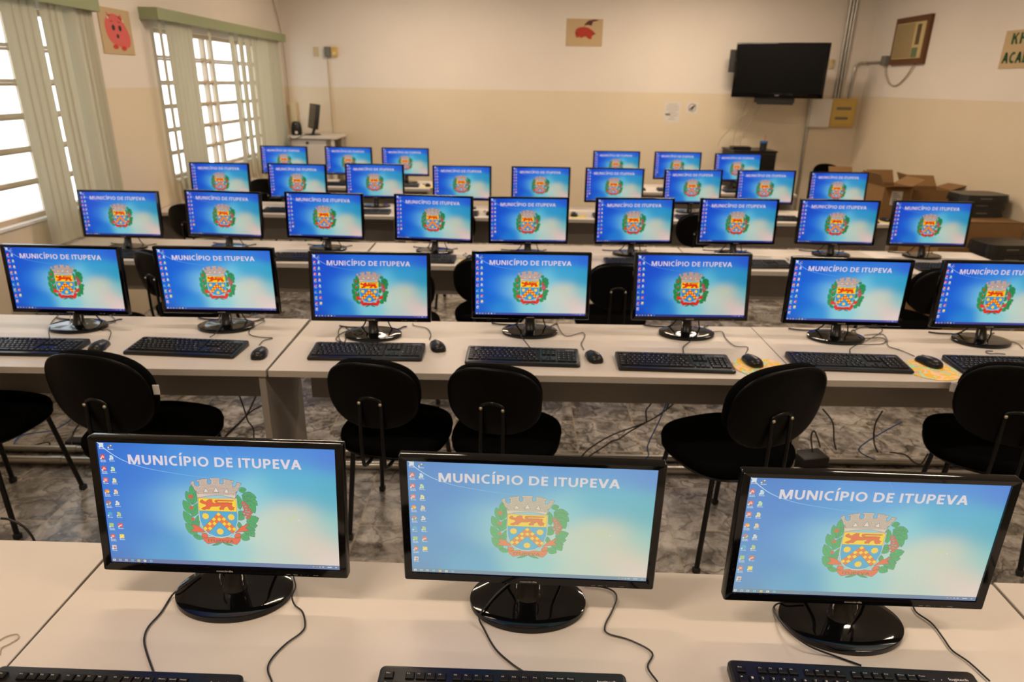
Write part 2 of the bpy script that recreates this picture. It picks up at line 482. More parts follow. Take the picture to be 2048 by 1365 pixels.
EGR=[(2832,1443),(2879,1445),(2848,1384),(2896,1394),(2935,1373),(2865,1332),(2912,1334),(2958,1313),(2875,1279),(2928,1274),(2982,1277),(2845,1240),(2898,1220),(2952,1215),(2999,1224),(2868,1173),(2921,1160),(2976,1170),(2904,1110),(2945,1118)]

GRAD = [(0, 1, (28, 100, 205)), (.5, 1, (55, 125, 222)), (1, 1, (58, 118, 216)), (0, .5, (8, 102, 212)), (.1, .75, (14, 104, 212)), (.1, .25, (14, 110, 212)), (.2, .5, (30, 125, 220)),
        (.32, .5, (125, 192, 222)), (.45, .5, (160, 212, 215)), (.6, .6, (130, 203, 220)), (.8, .7, (72, 172, 212)), (1, .6, (58, 166, 200)),
        (.35, .75, (58, 142, 220)), (.5, .8, (72, 155, 222)), (0, 0, (20, 95, 200)), (.25, .1, (48, 145, 215)), (.5, .15, (140, 205, 215)),
        (.7, .3, (195, 215, 205)), (.8, .4, (205, 205, 190)), (.9, .2, (225, 200, 190)), (1, 0, (228, 205, 205)), (1, .35, (130, 195, 198)),
        (.75, .05, (190, 207, 202)), (.2, .8, (35, 115, 215)), (.8, 1, (62, 132, 220))]
def grad(u, v):
    s = 0; c = [0, 0, 0]
    for (a, b_, k) in GRAD:
        w = math.exp(-((u - a) ** 2 * 1.6 + (v - b_) ** 2) / (2 * 0.10 ** 2)) + 1e-9
        s += w
        kl = lin(k)
        for i in range(3): c[i] += w * kl[i]
    return tuple(x / s for x in c)

def stroke_text(s, t=.20):
    """bold sans capitals, cap height 1: list of polygons and total width"""
    out = []; x = 0.0
    def bar(x0, y0, x1, y1, th=t):
        dx, dy = x1 - x0, y1 - y0; L = math.hypot(dx, dy); nx, ny = -dy / L * th / 2, dx / L * th / 2
        out.append([(x + x0 + nx, y0 + ny), (x + x0 - nx, y0 - ny), (x + x1 - nx, y1 - ny), (x + x1 + nx, y1 + ny)])
    def slant(xa, xb, w=t * 1.12):   # foot centre xa, head centre xb, flat ends
        out.append([(x + xa - w / 2, 0), (x + xa + w / 2, 0), (x + xb + w / 2, 1), (x + xb - w / 2, 1)])
    def rect(x0, y0, x1, y1): out.append([(x + x0, y0), (x + x1, y0), (x + x1, y1), (x + x0, y1)])
    def arc(cx, cy, rx, ry, a0, a1, n=14, th=t, tv=None):
        for k in range(n):
            A, B_ = R(a0 + (a1 - a0) * k / n), R(a0 + (a1 - a0) * (k + 1) / n)
            q = tv or th * .86
            out.append([(x + cx + rx * math.cos(A), cy + ry * math.sin(A)), (x + cx + rx * math.cos(B_), cy + ry * math.sin(B_)),
                        (x + cx + (rx - th) * math.cos(B_), cy + (ry - q) * math.sin(B_)), (x + cx + (rx - th) * math.cos(A), cy + (ry - q) * math.sin(A))])
    h = t * .86
    for ch in s:
        b0 = .09
        if ch == ' ': x += .36; continue
        if ch == 'M':
            w = 1.10; rect(b0, 0, b0 + t, 1); rect(b0 + w - t, 0, b0 + w, 1)
            out.append([(x + b0, 1), (x + b0 + t * 1.35, 1), (x + b0 + w / 2 + t * .42, .0), (x + b0 + w / 2 - t * .42, .0)])
            out.append([(x + b0 + w, 1), (x + b0 + w - t * 1.35, 1), (x + b0 + w / 2 - t * .42, .0), (x + b0 + w / 2 + t * .42, .0)])
        elif ch == 'N':
            w = .90; rect(b0, 0, b0 + t, 1); rect(b0 + w - t, 0, b0 + w, 1)
            out.append([(x + b0, 1), (x + b0 + t * 1.2, 1), (x + b0 + w, 0), (x + b0 + w - t * 1.2, 0)])
        elif ch == 'H': w = .88; rect(b0, 0, b0 + t, 1); rect(b0 + w - t, 0, b0 + w, 1); rect(b0 + t, .42, b0 + w - t, .42 + h)
        elif ch in 'I\u00cd':
            w = t; rect(b0, 0, b0 + t, 1)
            if ch != 'I': out.append([(x + b0 + .0, 1.10), (x + b0 + .15, 1.10), (x + b0 + .33, 1.36), (x + b0 + .10, 1.36)])
        elif ch == 'U':
            w = .84; rect(b0, .38, b0 + t, 1); rect(b0 + w - t, .38, b0 + w, 1); arc(b0 + w / 2, .38, w / 2, .40, 180, 360)
        elif ch == 'C': w = .78; arc(b0 + .50, .5, .50, .52, 58, 302, 22); 
        elif ch == 'O': w = 1.0; arc(b0 + .50, .5, .50, .52, 0, 360, 30)
        elif ch == 'D':
            w = .90; rect(b0, 0, b0 + t, 1); rect(b0 + t, 0, b0 + .40, h); rect(b0 + t, 1 - h, b0 + .40, 1); arc(b0 + .40, .5, .50, .5, -90, 90, 18)
        elif ch == 'P':
            w = .70; rect(b0, 0, b0 + t, 1); rect(b0 + t, 1 - h, b0 + .40, 1); rect(b0 + t, .36, b0 + .40, .36 + h); arc(b0 + .38, .68, .32, .32, -90, 90, 14)
        elif ch == 'E': w = .58; rect(b0, 0, b0 + t, 1); rect(b0 + t, 0, b0 + w, h); rect(b0 + t, 1 - h, b0 + w, 1); rect(b0 + t, .43, b0 + w * .93, .43 + h)
        elif ch == 'T': w = .78; b0 = .03; rect(b0, 1 - h, b0 + w, 1); rect(b0 + w / 2 - t / 2, 0, b0 + w / 2 + t / 2, 1 - h)
        elif ch == 'V': w = .94; b0 = .01; slant(b0 + w / 2, b0 + t * .56); slant(b0 + w / 2, b0 + w - t * .56)
        elif ch == 'A': w = .96; b0 = .01; slant(b0 + t * .56, b0 + w / 2); slant(b0 + w - t * .56, b0 + w / 2); rect(b0 + w * .26, .24, b0 + w * .74, .24 + h)
        elif ch == 'K':
            w = .80; rect(b0, 0, b0 + t, 1); out.append([(x + b0 + t, .40), (x + b0 + t, .66), (x + b0 + w - .26, 1), (x + b0 + w - .02, 1)])
            out.append([(x + b0 + .30, .58), (x + b0 + .45, .72), (x + b0 + w, 0), (x + b0 + w - .26, 0)])
        elif ch == 'Y': w = .88; b0 = .01; rect(b0 + w / 2 - t / 2, 0, b0 + w / 2 + t / 2, .42); out.append([(x + b0, 1), (x + b0 + .24, 1), (x + b0 + w / 2 + t / 2, .40), (x + b0 + w / 2 - t / 2, .40)]); out.append([(x + b0 + w, 1), (x + b0 + w - .24, 1), (x + b0 + w / 2 - t / 2, .40), (x + b0 + w / 2 + t / 2, .40)])
        x += w + b0 * 2
    return out, x

class Paint:
    """flat coloured faces in layers; x, z in tenths of a millimetre, layers step towards the viewer (-y)"""
    def __init__(s, k=1e-4, step=0.00006): s.v = []; s.f = []; s.c = []; s.k = k; s.step = step
    def poly(s, pts, c, lay=1):
        c = lin(c)[:3] if max(c) > 1 else tuple(c)
        n = len(s.v)
        s.v += [(p[0] * s.k, -lay * s.step, p[1] * s.k) for p in pts]
        s.f.append(tuple(range(n, n + len(pts)))); s.c.append([c] * len(pts))
    def line(s, pts, w, c, lay):
        for a, b_ in zip(pts, pts[1:]):
            dx, dy = b_[0] - a[0], b_[1] - a[1]; L = math.hypot(dx, dy) or 1
            nx, ny = -dy / L * w / 2, dx / L * w / 2
            s.poly([(a[0] + nx, a[1] + ny), (a[0] - nx, a[1] - ny), (b_[0] - nx, b_[1] - ny), (b_[0] + nx, b_[1] + ny)], c, lay)
    def outline(s, pts, w, c, lay): s.line(list(pts) + [pts[0]], w, c, lay)
    def disc(s, x, y, r, c, lay, n=10, ry=None):
        s.poly([(x + r * math.cos(2 * PI * k / n), y + (ry or r) * math.sin(2 * PI * k / n)) for k in range(n)], c, lay)
    def text(s, t, x, y, w, h, c, lay, bold=0.0):
        vs, fs = glyphs(t, bold)
        W = max(v[0] for v in vs); n = len(s.v)
        c = lin(c)[:3]
        s.v += [((x + v[0] / W * w) * s.k, -lay * s.step, (y + v[1] * h) * s.k) for v in vs]
        for f in fs: s.f.append(tuple(i + n for i in f)); s.c.append([c] * len(f))
    def caps(s, t, x, y, w, h, c, lay, th=.20):
        ps, W = stroke_text(t, th)
        for p in ps: s.poly([(x + q[0] / W * w, y + q[1] * h) for q in p], c, lay)
    def mesh(s, name, m):
        me = bpy.data.meshes.new(name)
        me.from_pydata(s.v, [], s.f)
        ca = me.color_attributes.new('Col', 'FLOAT_COLOR', 'CORNER')
        flat = []
        for cs in s.c:
            for c in cs: flat += [c[0], c[1], c[2], 1.0]
        ca.data.foreach_set('color', flat)
        me.materials.append(m)
        return me

SW, SH = 4760, 2680
def make_screen_mesh():
    P = Paint()
    nx, ny = 44, 26
    for i in range(nx):
        for j in range(ny):
            q = [(i, j), (i + 1, j), (i + 1, j + 1), (i, j + 1)]
            n = len(P.v)
            P.v += [(a / nx * SW * 1e-4, 0, b_ / ny * SH * 1e-4) for a, b_ in q]
            P.f.append((n, n + 1, n + 2, n + 3))
            P.c.append([grad(a / nx, b_ / ny) for a, b_ in q])
    # pale sweep of light from the upper left corner
    arc = catmull([(6, 2668, 0), (200, 2480, 0), (450, 2310, 0), (750, 2190, 0), (1071, 2110, 0), (1747, 2010, 0), (2300, 1960, 0)], 5)
    for i, (a, b_) in enumerate(zip(arc, arc[1:])):
        t = i / len(arc)
        P.line([(a.x, a.y), (b_.x, b_.y)], 15 * (1 - t) + 3, tuple(int(x * (1 - t) + y * t) for x, y in zip((200, 225, 245), (110, 180, 225))), 0.5)
    P.line([(2540, 2675), (2750, 2300)], 6, (90, 165, 228), 0.5)
    # title
    P.caps('MUNIC\u00cdPIO DE ITUPEVA', 575, 2212, 3500, 205, (222, 210, 222), 2, .215)
    # wreath
    GR, OL = (44, 165, 92), (78, 92, 104)
    for (tip, base, w) in ELV:
        tx, ty = tip; bx, by = base
        dx, dy = tx - bx, ty - by; L = math.hypot(dx, dy); nxx, nyy = -dy / L, dx / L
        ww = w * 1.36 / 2 * 1.35
        prof = [(0, 0), (.15, .55), (.35, .95), (.55, 1.0), (.75, .72), (.9, .35), (1, 0)]
        pts = [(bx + dx * t + nxx * ww * k, by + dy * t + nyy * ww * k) for t, k in prof]
        pts += [(bx + dx * t - nxx * ww * k, by + dy * t - nyy * ww * k) for t, k in reversed(prof[1:-1])]
        P.poly(pts, GR, 1); P.outline(pts, 7, OL, 1.5)
        P.line([base, tip], 5, OL, 2)
        for t in (.3, .5, .7):
            for sgn in (1, -1):
                P.line([(bx + dx * t, by + dy * t), (bx + dx * (t + .16) + sgn * nxx * ww * .7, by + dy * (t + .16) + sgn * nyy * ww * .7)], 4, OL, 2)
    for (c, r) in EBE:
        for k in range(5):
            P.disc(c[0] + r * .75 * math.cos(k * 1.257), c[1] + r * .75 * math.sin(k * 1.257), r * .62, (205, 62, 58), 2.5, 8)
    for g in EGR:
        P.disc(g[0], g[1], 30, (120, 50, 60), 2.5, 8); P.disc(g[0], g[1], 25, (205, 75, 78), 3, 8)
    # ribbon ends, shield
    RED, RO = (232, 66, 50), (120, 48, 62)
    for k in ('ribL', 'ribR', 'curlL', 'curlR', 'rib'):
        P.poly(EMB[k], RED, 3.5); P.outline(EMB[k], 7, RO, 4)
    P.caps('ITUPEVA', 2060, 538, 536, 60, (135, 45, 55), 4.5, .20)
    P.poly(EMB['shield_border'], (205, 210, 200), 5); P.outline(EMB['shield_border'], 6, (125, 120, 130), 5.2)
    P.poly(EMB['shield_blue'], (45, 160, 215), 5.5)
    P.poly(EMB['shield_gold'], (252, 208, 5), 5.5)
    P.outline(EMB['shield_gold'], 6, (150, 110, 60), 6)
    P.poly(EMB['lion'], (228, 70, 35), 6); P.outline(EMB['lion'], 5, (150, 60, 40), 6.3)
    P.poly(EMB['tail'], (228, 70, 35), 6.5); P.outline(EMB['tail'], 4, (150, 60, 40), 6.8)
    P.poly(EMB['chev'], (235, 88, 45), 6); P.outline(EMB['chev'], 5, (110, 80, 70), 6.2)
    for d in EDI:
        q = [(d[0], d[1] + 47), (d[0] + 49, d[1]), (d[0], d[1] - 47), (d[0] - 49, d[1])]
        P.poly(q, (253, 205, 8), 6.6); P.outline(q, 4, (150, 100, 40), 7)
    for s_ in ESU:
        pts = []
        for k in range(20):
            r = 82 if k % 2 == 0 else 64
            pts.append((s_[0] + r * math.cos(k * PI / 10 + PI / 2), s_[1] + r * math.sin(k * PI / 10 + PI / 2)))
        P.poly(pts, (240, 205, 110), 6.6); P.outline(pts, 5, (120, 90, 60), 6.9)
        P.disc(s_[0], s_[1], 46, (250, 205, 10), 7.2, 14)
    # mural crown with its courses of brick
    CR, CO = (222, 196, 182), (118, 90, 100)
    P.poly(EMB['crown'], CR, 6); P.outline(EMB['crown'], 8, CO, 6.4)
    cr = EMB['crown']
    def inside(x, y):
        r = False; n = len(cr)
        for i in range(n):
            (x1, y1), (x2, y2) = cr[i], cr[(i + 1) % n]
            if (y1 > y) != (y2 > y) and x < (x2 - x1) * (y - y1) / (y2 - y1) + x1: r = not r
        return r
    x0 = min(p[0] for p in cr); x1 = max(p[0] for p in cr); y0 = min(p[1] for p in cr); y1 = max(p[1] for p in cr)
    row = 0; y = y1 - 26
    while y > y0 + 95:
        x = x0 + (18 if row % 2 else 0)
        while x < x1:
            if inside(x, y) and inside(x + 30, y): P.line([(x, y), (x + 30, y)], 6, CO, 6.5)
            if inside(x, y) and inside(x, y - 17) and inside(x - 8, y) : P.line([(x, y), (x, y - 17)], 4.5, CO, 6.5)
            x += 36
        y -= 19; row += 1
    for k in ('door1', 'door2', 'door3', 'door4', 'door5'):
        P.poly(EMB[k], (226, 214, 205), 7); P.outline(EMB[k], 7, CO, 7.3)
    # desktop icons
    c1 = [(215, 225, 232), (230, 40, 32), (226, 36, 30), (238, 84, 70), (235, 130, 40), (225, 190, 60), (40, 165, 190), (165, 195, 120), (215, 50, 60), (225, 205, 215)]
    c2 = [(130, 105, 80), (205, 228, 240), (195, 228, 180), (235, 228, 170), (240, 205, 165), (220, 222, 222), (190, 205, 120), (222, 40, 60), (245, 212, 20)]
    for j, c in enumerate(c1):
        yy = 2602 - j * 251.5; xx = 85 + j * 1.0
        if j in (5, 4):
            P.disc(xx, yy, 48, (222, 70, 50) if j == 5 else (240, 120, 30), 2, 14)
            P.poly([(xx - 44, yy - 20), (xx + 5, yy - 5), (xx - 5, yy - 46)], (60, 160, 80) if j == 5 else (180, 60, 150), 2.5)
            P.poly([(xx + 5, yy - 46), (xx + 46, yy - 12), (xx + 44, yy + 18), (xx + 5, yy + 5)], (240, 200, 50), 2.5)
            P.disc(xx, yy, 20, (70, 120, 220) if j == 5 else (245, 190, 60), 3, 12)
        elif j == 6:
            P.disc(xx, yy, 46, c, 2, 14); P.poly([(xx - 46, yy - 40), (xx - 10, yy + 5), (xx + 46, yy - 8), (xx + 40, yy - 46)], (60, 140, 220), 2.5)
        else:
            P.poly([(xx - 42, yy - 44), (xx + 42, yy - 44), (xx + 46, yy + 46), (xx - 46, yy + 46)], c, 2)
        if j in (1, 2): P.line([(xx - 26, yy - 24), (xx, yy + 28), (xx + 28, yy - 14), (xx - 26, yy - 4)], 9, (250, 235, 230), 2.6)
        if j in (3, 8): P.line([(xx - 24, yy), (xx, yy + 18), (xx + 24, yy), (xx, yy - 18), (xx - 24, yy)], 12, (250, 220, 215), 2.6)
        if j == 9: P.disc(xx + 8, yy - 5, 26, (200, 70, 80), 2.6, 10)
        P.poly([(xx - 52, yy - 52), (xx - 22, yy - 52), (xx - 22, yy - 22), (xx - 52, yy - 22)], (228, 232, 238), 3)
        for q in range(2 if j % 3 else 1):
            x_ = xx - 52
            for wl in ((30, 18, 40), (44, 34, 20))[q]:
                P.poly([(x_, yy - 84 - q * 30), (x_ + wl, yy - 84 - q * 30), (x_ + wl, yy - 66 - q * 30), (x_, yy - 66 - q * 30)], (185, 200, 225), 2); x_ += wl + 7
    for j, c in enumerate(c2):
        yy = 2592 - j * 249.5; xx = 262 + j * 2.2
        if j in (7, 8): P.poly([(xx - 46, yy - 46), (xx + 46, yy - 46), (xx + 46, yy + 46), (xx - 46, yy + 46)], c, 2)
        elif j == 0: P.disc(xx, yy, 44, c, 2, 8, 24); P.disc(xx + 14, yy + 6, 14, (235, 235, 230), 2.5, 8)
        else:
            P.poly([(xx - 34, yy - 48), (xx + 36, yy - 48), (xx + 36, yy + 22), (xx + 12, yy + 48), (xx - 34, yy + 48)], c, 2)
            P.poly([(xx + 36, yy + 22), (xx + 12, yy + 48), (xx + 12, yy + 22)], ((60, 150, 220), (90, 190, 60), (235, 200, 40), (235, 120, 50), (90, 90, 100), (150, 180, 70))[j - 1], 2.5)
            for q in range(3): P.line([(xx - 22, yy - 30 + q * 20), (xx + 20, yy - 30 + q * 20)], 5, (140, 150, 150), 2.6)
        if j == 8: P.line([(xx - 24, yy), (xx - 5, yy - 20), (xx + 26, yy + 18)], 12, (250, 245, 220), 2.6)
        if j == 7: P.line([(xx - 30, yy - 20), (xx + 30, yy + 10)], 22, (245, 215, 215), 2.6)
        P.poly([(xx - 52, yy - 52), (xx - 24, yy - 52), (xx - 24, yy - 24), (xx - 52, yy - 24)], (228, 232, 238), 3)
        x_ = xx - 52
        for wl in (50, 30, 16):
            P.poly([(x_, yy - 84), (x_ + wl, yy - 84), (x_ + wl, yy - 66), (x_, yy - 66)], (185, 200, 225), 2); x_ += wl + 7
    # taskbar
    P.poly([(0, 0), (SW, 0), (SW, 92), (0, 92)], (74, 78, 158), 2)
    for x_, c in ((60, (225, 230, 240)), (185, (170, 185, 215)), (310, (180, 195, 220)), (440, (70, 190, 215)), (570, (245, 210, 90)), (700, (235, 235, 220)), (830, (90, 180, 235))):
        P.poly([(x_ - 26, 22), (x_ + 26, 22), (x_ + 26, 68), (x_ - 26, 68)], c, 3)
        P.poly([(x_ - 12, 34), (x_ + 10, 34), (x_ + 10, 56), (x_ - 12, 56)], (60, 90, 150), 3.5)
    for x_, w, c in ((4200, 20, (170, 185, 215)), (4262, 34, (235, 70, 50)), (4330, 26, (190, 200, 220)), (4390, 40, (190, 200, 220)), (4500, 90, (200, 208, 225)), (4660, 34, (190, 200, 220))):
        P.poly([(x_, 40), (x_ + w, 40), (x_ + w, 60), (x_, 60)], c, 3)
    # small insect-like sparkle at the right
    for k in range(6):
        P.disc(3830 + 60 * math.cos(k), 1130 + 55 * math.sin(k * 1.7), 14, (190, 220, 110), 1, 6)
    P.disc(3960, 1100, 14, (245, 225, 225), 1, 6)
    for v in range(len(P.v)):
        x, y, z = P.v[v]; P.v[v] = (x - 0.238, y, z * 0.9906)
    return P.mesh('screen', MT['screen'])

# ---------------------------------------------------------------- monitor
MW, MH = 0.508, 0.2945
def rrect(w0, w1, h0, h1, r, n=3):
    pts = []
    for (cx, cz, a0) in ((w1 - r, h1 - r, 0), (w0 + r, h1 - r, 90), (w0 + r, h0 + r, 180), (w1 - r, h0 + r, 270)):
        for k in range(n + 1):
            a = R(a0 + 90 * k / n)
            pts.append((cx + r * math.cos(a), cz + r * math.sin(a)))
    return pts

def make_frame_mesh():
    bm = bmesh.new()
    def loop(pts, y): return [bm.verts.new((p[0], y, p[1])) for p in pts]
    o0 = loop(rrect(-MW / 2, MW / 2, 0, MH, .004), 0.012)
    o1 = loop(rrect(-MW / 2, MW / 2, 0, MH, .004), -0.006)
    o2 = loop(rrect(-MW / 2 + .002, MW / 2 - .002, .002, MH - .002, .003), -0.009)
    i0 = loop(rrect(-.238, .238, .0175, .283, .0005), -0.0075)
    i1 = loop(rrect(-.238, .238, .0175, .283, .0005), -0.002)
    for a, b_ in ((o0, o1), (o1, o2), (o2, i0), (i0, i1)):
        n = len(a)
        for k in range(n): bm.faces.new((a[k], a[(k + 1) % n], b_[(k + 1) % n], b_[k]))
    bm.faces.new(o0)
    return finish(bm, 'panel_frame', MT['gloss'], 40)

def make_back_mesh():
    bm = bmesh.new()
    L = []
    for (ins, y) in ((.004, .012), (.012, .022), (.05, .034), (.10, .042)):
        L.append([bm.verts.new((p[0], y, p[1])) for p in rrect(-MW / 2 + ins, MW / 2 - ins, ins, MH - ins, .01)])
    for a, b_ in zip(L, L[1:]):
        n = len(a)
        for k in range(n): bm.faces.new((a[k], a[(k + 1) % n], b_[(k + 1) % n], b_[k]))
    bm.faces.new(L[-1])
    return finish(bm, 'back_cover', MT['matte'], 40)

SCREEN_ME = make_screen_mesh()
def flat_text_mesh(name, s, w, h, m, bold=0.0):
    bm = bmesh.new()
    for k in (-1, 0, 1): text_into(bm, s, lambda u, v, W: (u * w - w / 2 + k * h * .05, -k * 2e-5, v * h), 0)
    return finish(bm, name, m)
FRAME_ME = make_frame_mesh(); BACK_ME = make_back_mesh()
LOGO_ME = flat_text_mesh('maker_logo', 'conc\u00f3rdia', 0.034, 0.0042, MT['logo'], 0.03)
def _leg():
    bm = bmesh.new()
    for x, s, w in ((.128, 'AUTO', .008), (.142, 'MENU', .009), (.158, '+', .002), (.172, '-', .002), (.184, 'POWER', .010)):
        text_into(bm, s, lambda u, v, W, x=x, w=w: (x + u * w, 0, v * .0016), 0)
    return finish(bm, 'button_legend', MT['logo'])
BTN_ME = _leg()
def _neck():
    bm = bmesh.new()
    secs = [(.034, .030, .006), (.024, .020, .020), (.021, .017, .05), (.022, .016, .09), (.030, .012, .125), (.032, .010, .150)]
    ys = [.020, .026, .034, .040, .043, .044]
    rings = []
    for (w, d, z), y in zip(secs, ys):
        rings.append([bm.verts.new((w * math.cos(2 * PI * k / 20), y + d * math.sin(2 * PI * k / 20), z)) for k in range(20)])
    for a, b_ in zip(rings, rings[1:]):
        for k in range(20): bm.faces.new((a[k], a[(k + 1) % 20], b_[(k + 1) % 20], b_[k]))
    bm.faces.new(rings[0]); bm.faces.new(rings[-1])
    return finish(bm, 'neck', MT['satin'], 60)
NECK_ME = _neck()
def _base():
    bm = bmesh.new()
    lathe(bm, [(0, 0), (.119, 0), (.122, .001), (.1225, .010), (.1218, .0125), (.1195, .0135), (.09, .0140), (.05, .0145), (.035, .0155), (0, .018)], 72)
    for v in bm.verts: v.co.y = v.co.y * .72 + .021
    return finish(bm, 'base', MT['gloss'], 40)
BASE_ME = _base()
def _hinge(s):
    bm = bmesh.new()
    tube(bm, [(s * .023, .012, .030), (s * .024, .013, .045), (s * .022, .017, .060)], .0016, 6, 0, 3)
    return finish(bm, 'neck_trim', MT['chrome'], 60)
TRIM_ME = [_hinge(-1), _hinge(1)]
CORD_ME = tubemesh('power_cord', [(.05, .045, .11), (.058, .055, .06), (.075, .075, .012), (.10, .10, .0045), (.115, .125, .0045), (.13, .13, .0045)], .0030, MT['cable'], 6, 4)
SIGC_ME = tubemesh('video_cord', [(-.03, .045, .11), (-.035, .062, .06), (-.06, .09, .015), (-.10, .11, .005), (-.14, .115, .005), (-.17, .128, .005)], .0034, MT['cable'], 6, 4)

ROWN = {1: 'front row', 2: 'second row', 3: 'third row', 4: 'fourth row', 5: 'back row'}
def make_monitor(x, y, yaw, tilt, label, row):
    t = empty('computer_monitor', (x, y, 0.75), R(yaw))
    tag(t, label, 'monitor', 'switched-on monitors on the desks')
    link('base', BASE_ME, t)
    link('neck', NECK_ME, t)
    if row <= 2:
        for q in TRIM_ME: link('neck_trim', q, t)
    fr = link('panel_frame', FRAME_ME, t, (0, 0, .0723), (-R(tilt), 0, 0))
    s = link('screen', SCREEN_ME, fr, (0, -.0035, .0175)); s['label'] = 'lit blue screen with municipal coat of arms'
    link('back_cover', BACK_ME, fr)
    link('maker_logo', LOGO_ME, fr, (0, -.00925, .0062))
    if row <= 2: link('button_legend', BTN_ME, fr, (0, -.00925, .005))
    if row <= 3:
        link('power_cord', CORD_ME, t); link('video_cord', SIGC_ME, t)
    return t

# ---------------------------------------------------------------- keyboard
U = 0.019
def key_list():
    x0 = -.2145; K = []
    yF = .0545; rows = [.0320, .0130, -.0060, -.0250, -.0440]
    def put(x, w, y, s, h=U):
        K.append((x + w / 2, y, w - .0018, h - .0018, s))
    fx = x0
    put(fx, U, yF, 'Esc', .0165); fx += 2 * U
    for i in range(12):
        put(fx, U, yF, 'F%d' % (i + 1), .0165); fx += U
        if i in (3, 7): fx += U / 2
    def run(y, items, x=x0):
        for w, s in items:
            put(x, w * U, y, s); x += w * U
        return x
    run(rows[0], [(1, "'")] + [(1, c) for c in '1234567890-='] + [(2, '<-')])
    run(rows[1], [(1.5, 'Tab')] + [(1, c) for c in "QWERTYUIOP`["] + [(1.5, 'Ent')])
    run(rows[2], [(1.75, 'Caps')] + [(1, c) for c in 'ASDFGHJKL'] + [(1, '\u00c7'), (1, '~'), (1, ']'), (1.25, '')])
    run(rows[3], [(1.25, 'Shift'), (1, '\\')] + [(1, c) for c in 'ZXCVBNM,.;/'] + [(1.75, 'Shift')])
    run(rows[4], [(1.25, 'Ctrl'), (1.25, '#'), (1.25, 'Alt'), (6.25, ''), (1.25, 'Alt'), (1.25, '#'), (1.25, '='), (1.25, 'Ctrl')])
    nx = x0 + 15 * U + .005
    for i, s in enumerate(('Print', 'Scroll', 'Pause')): put(nx + i * U, U, yF, s, .0165)
    for j, ss in ((0, ('Ins', 'Home', 'PgUp')), (1, ('Del', 'End', 'PgDn'))):
        for i, s in enumerate(ss): put(nx + i * U, U, rows[j], s)
    put(nx + U, U, rows[3], '^')
    for i, s in enumerate('<v>'): put(nx + i * U, U, rows[4], s)
    px = nx + 3 * U + .005
    for j, ss in enumerate((('Num', '/', '*', '-'), '789', '456', '123')):
        for i, s in enumerate(ss): put(px + i * U, U, rows[j], s)
    put(px, 2 * U, rows[4], '0'); put(px + 2 * U, U, rows[4], ',')
    put(px + 3 * U, U, (rows[1] + rows[2]) / 2, '+', 2 * U); put(px + 3 * U, U, (rows[3] + rows[4]) / 2, 'Ent', 2 * U)
    return K
KEYS = key_list()
def ktop(y): return .0125 + (y + .0775) * .062
_kc = {}
def key_bm(bm, w, h, s):
    zt = .0052
    a = [(-w / 2, -h / 2), (w / 2, -h / 2), (w / 2, h / 2), (-w / 2, h / 2)]
    i1, i2 = .0009, .0022
    L = [[bm.verts.new((p[0], p[1], 0)) for p in a],
         [bm.verts.new((p[0] * (1 - 2 * i1 / w), p[1] * (1 - 2 * i1 / h), zt - .0012)) for p in a],
         [bm.verts.new((p[0] * (1 - 2 * i2 / w), p[1] * (1 - 2 * i2 / h) + .0006, zt)) for p in a]]
    for u, v in zip(L, L[1:]):
        for k in range(4): bm.faces.new((u[k], u[(k + 1) % 4], v[(k + 1) % 4], v[k]))
    bm.faces.new(L[-1])
    if s:
        n = len(s)
        th = .0042 if n == 1 else .0024
        tw = min(.0036 if n == 1 else .0028 * n * .8, w - .006)
        text_into(bm, s, lambda u, v, W: (-w / 2 + .0032 + u * tw, h / 2 - .0036 - th + v * th, zt + .00012), 1)
def key_mesh(w, h, s):
    k = (round(w, 5), round(h, 5), s)
    if k not in _kc:
        bm = bmesh.new(); key_bm(bm, w, h, s)
        me = bpy.data.meshes.new('key'); bmesh.ops.recalc_face_normals(bm, faces=[f for f in bm.faces if f.material_index == 0])
        bm.to_mesh(me); bm.free(); me.materials.append(MT['key']); me.materials.append(MT['legend'])
        _kc[k] = me
    return _kc[k]
def _kbody():
    bm = bmesh.new()
    out = rrect(-.225, .225, -.0775, .0775, .009, 4)
    def ring(ins, zf):
        return [bm.verts.new((p[0] * (1 - ins / .225), p[1] * (1 - ins / .0775), zf(p[1]))) for p in out]
    A = [ring(.002, lambda y: 0.0), ring(0, lambda y: .003), ring(0, lambda y: ktop(y) - .004), ring(.0018, lambda y: ktop(y) - .0008), ring(.004, lambda y: ktop(y))]
    n = len(out)
    for a, b_ in zip(A, A[1:]):
        for k in range(n): bm.faces.new((a[k], a[(k + 1) % n], b_[(k + 1) % n], b_[k]))
    bm.faces.new(A[0]); bm.faces.new(A[-1])
    return finish(bm, 'keyboard_body', MT['satin'], 50)
KBODY_ME = _kbody()
KLOGO_ME = None
def _klogo():
    bm = bmesh.new()
    for q in (-1, 0, 1): text_into(bm, 'logitech', lambda u, v, W: (.172 + u * .034 + q * .00025, .0535 + v * .0055, ktop(.056) + .0004 + q * 2e-5), 0)
    for k in range(3):
        bmesh.ops.create_circle(bm, cap_ends=True, radius=.0011, segments=8, matrix=Matrix.Translation((.130 + k * .014, .054, ktop(.054) + .0004)))
    return finish(bm, 'maker_logo', MT['legend'])
KLOGO_ME = _klogo()
def _kmerged():
    bm = bmesh.new()
    for (x, y, w, h, s) in KEYS:
        n0 = len(bm.verts); key_bm(bm, w, h, '')
        bm.verts.ensure_lookup_table()
        for v in bm.verts[n0:]: v.co += Vector((x, y, ktop(y) - .0008))
    return finish(bm, 'keys', MT['key'])
KMERGE_ME = _kmerged()
KWRIST_ME = boxmesh('front_lip', (-.21, -.0755, .0128), (.21, -.0585, .0142), MT['satin'], .0006, 1)

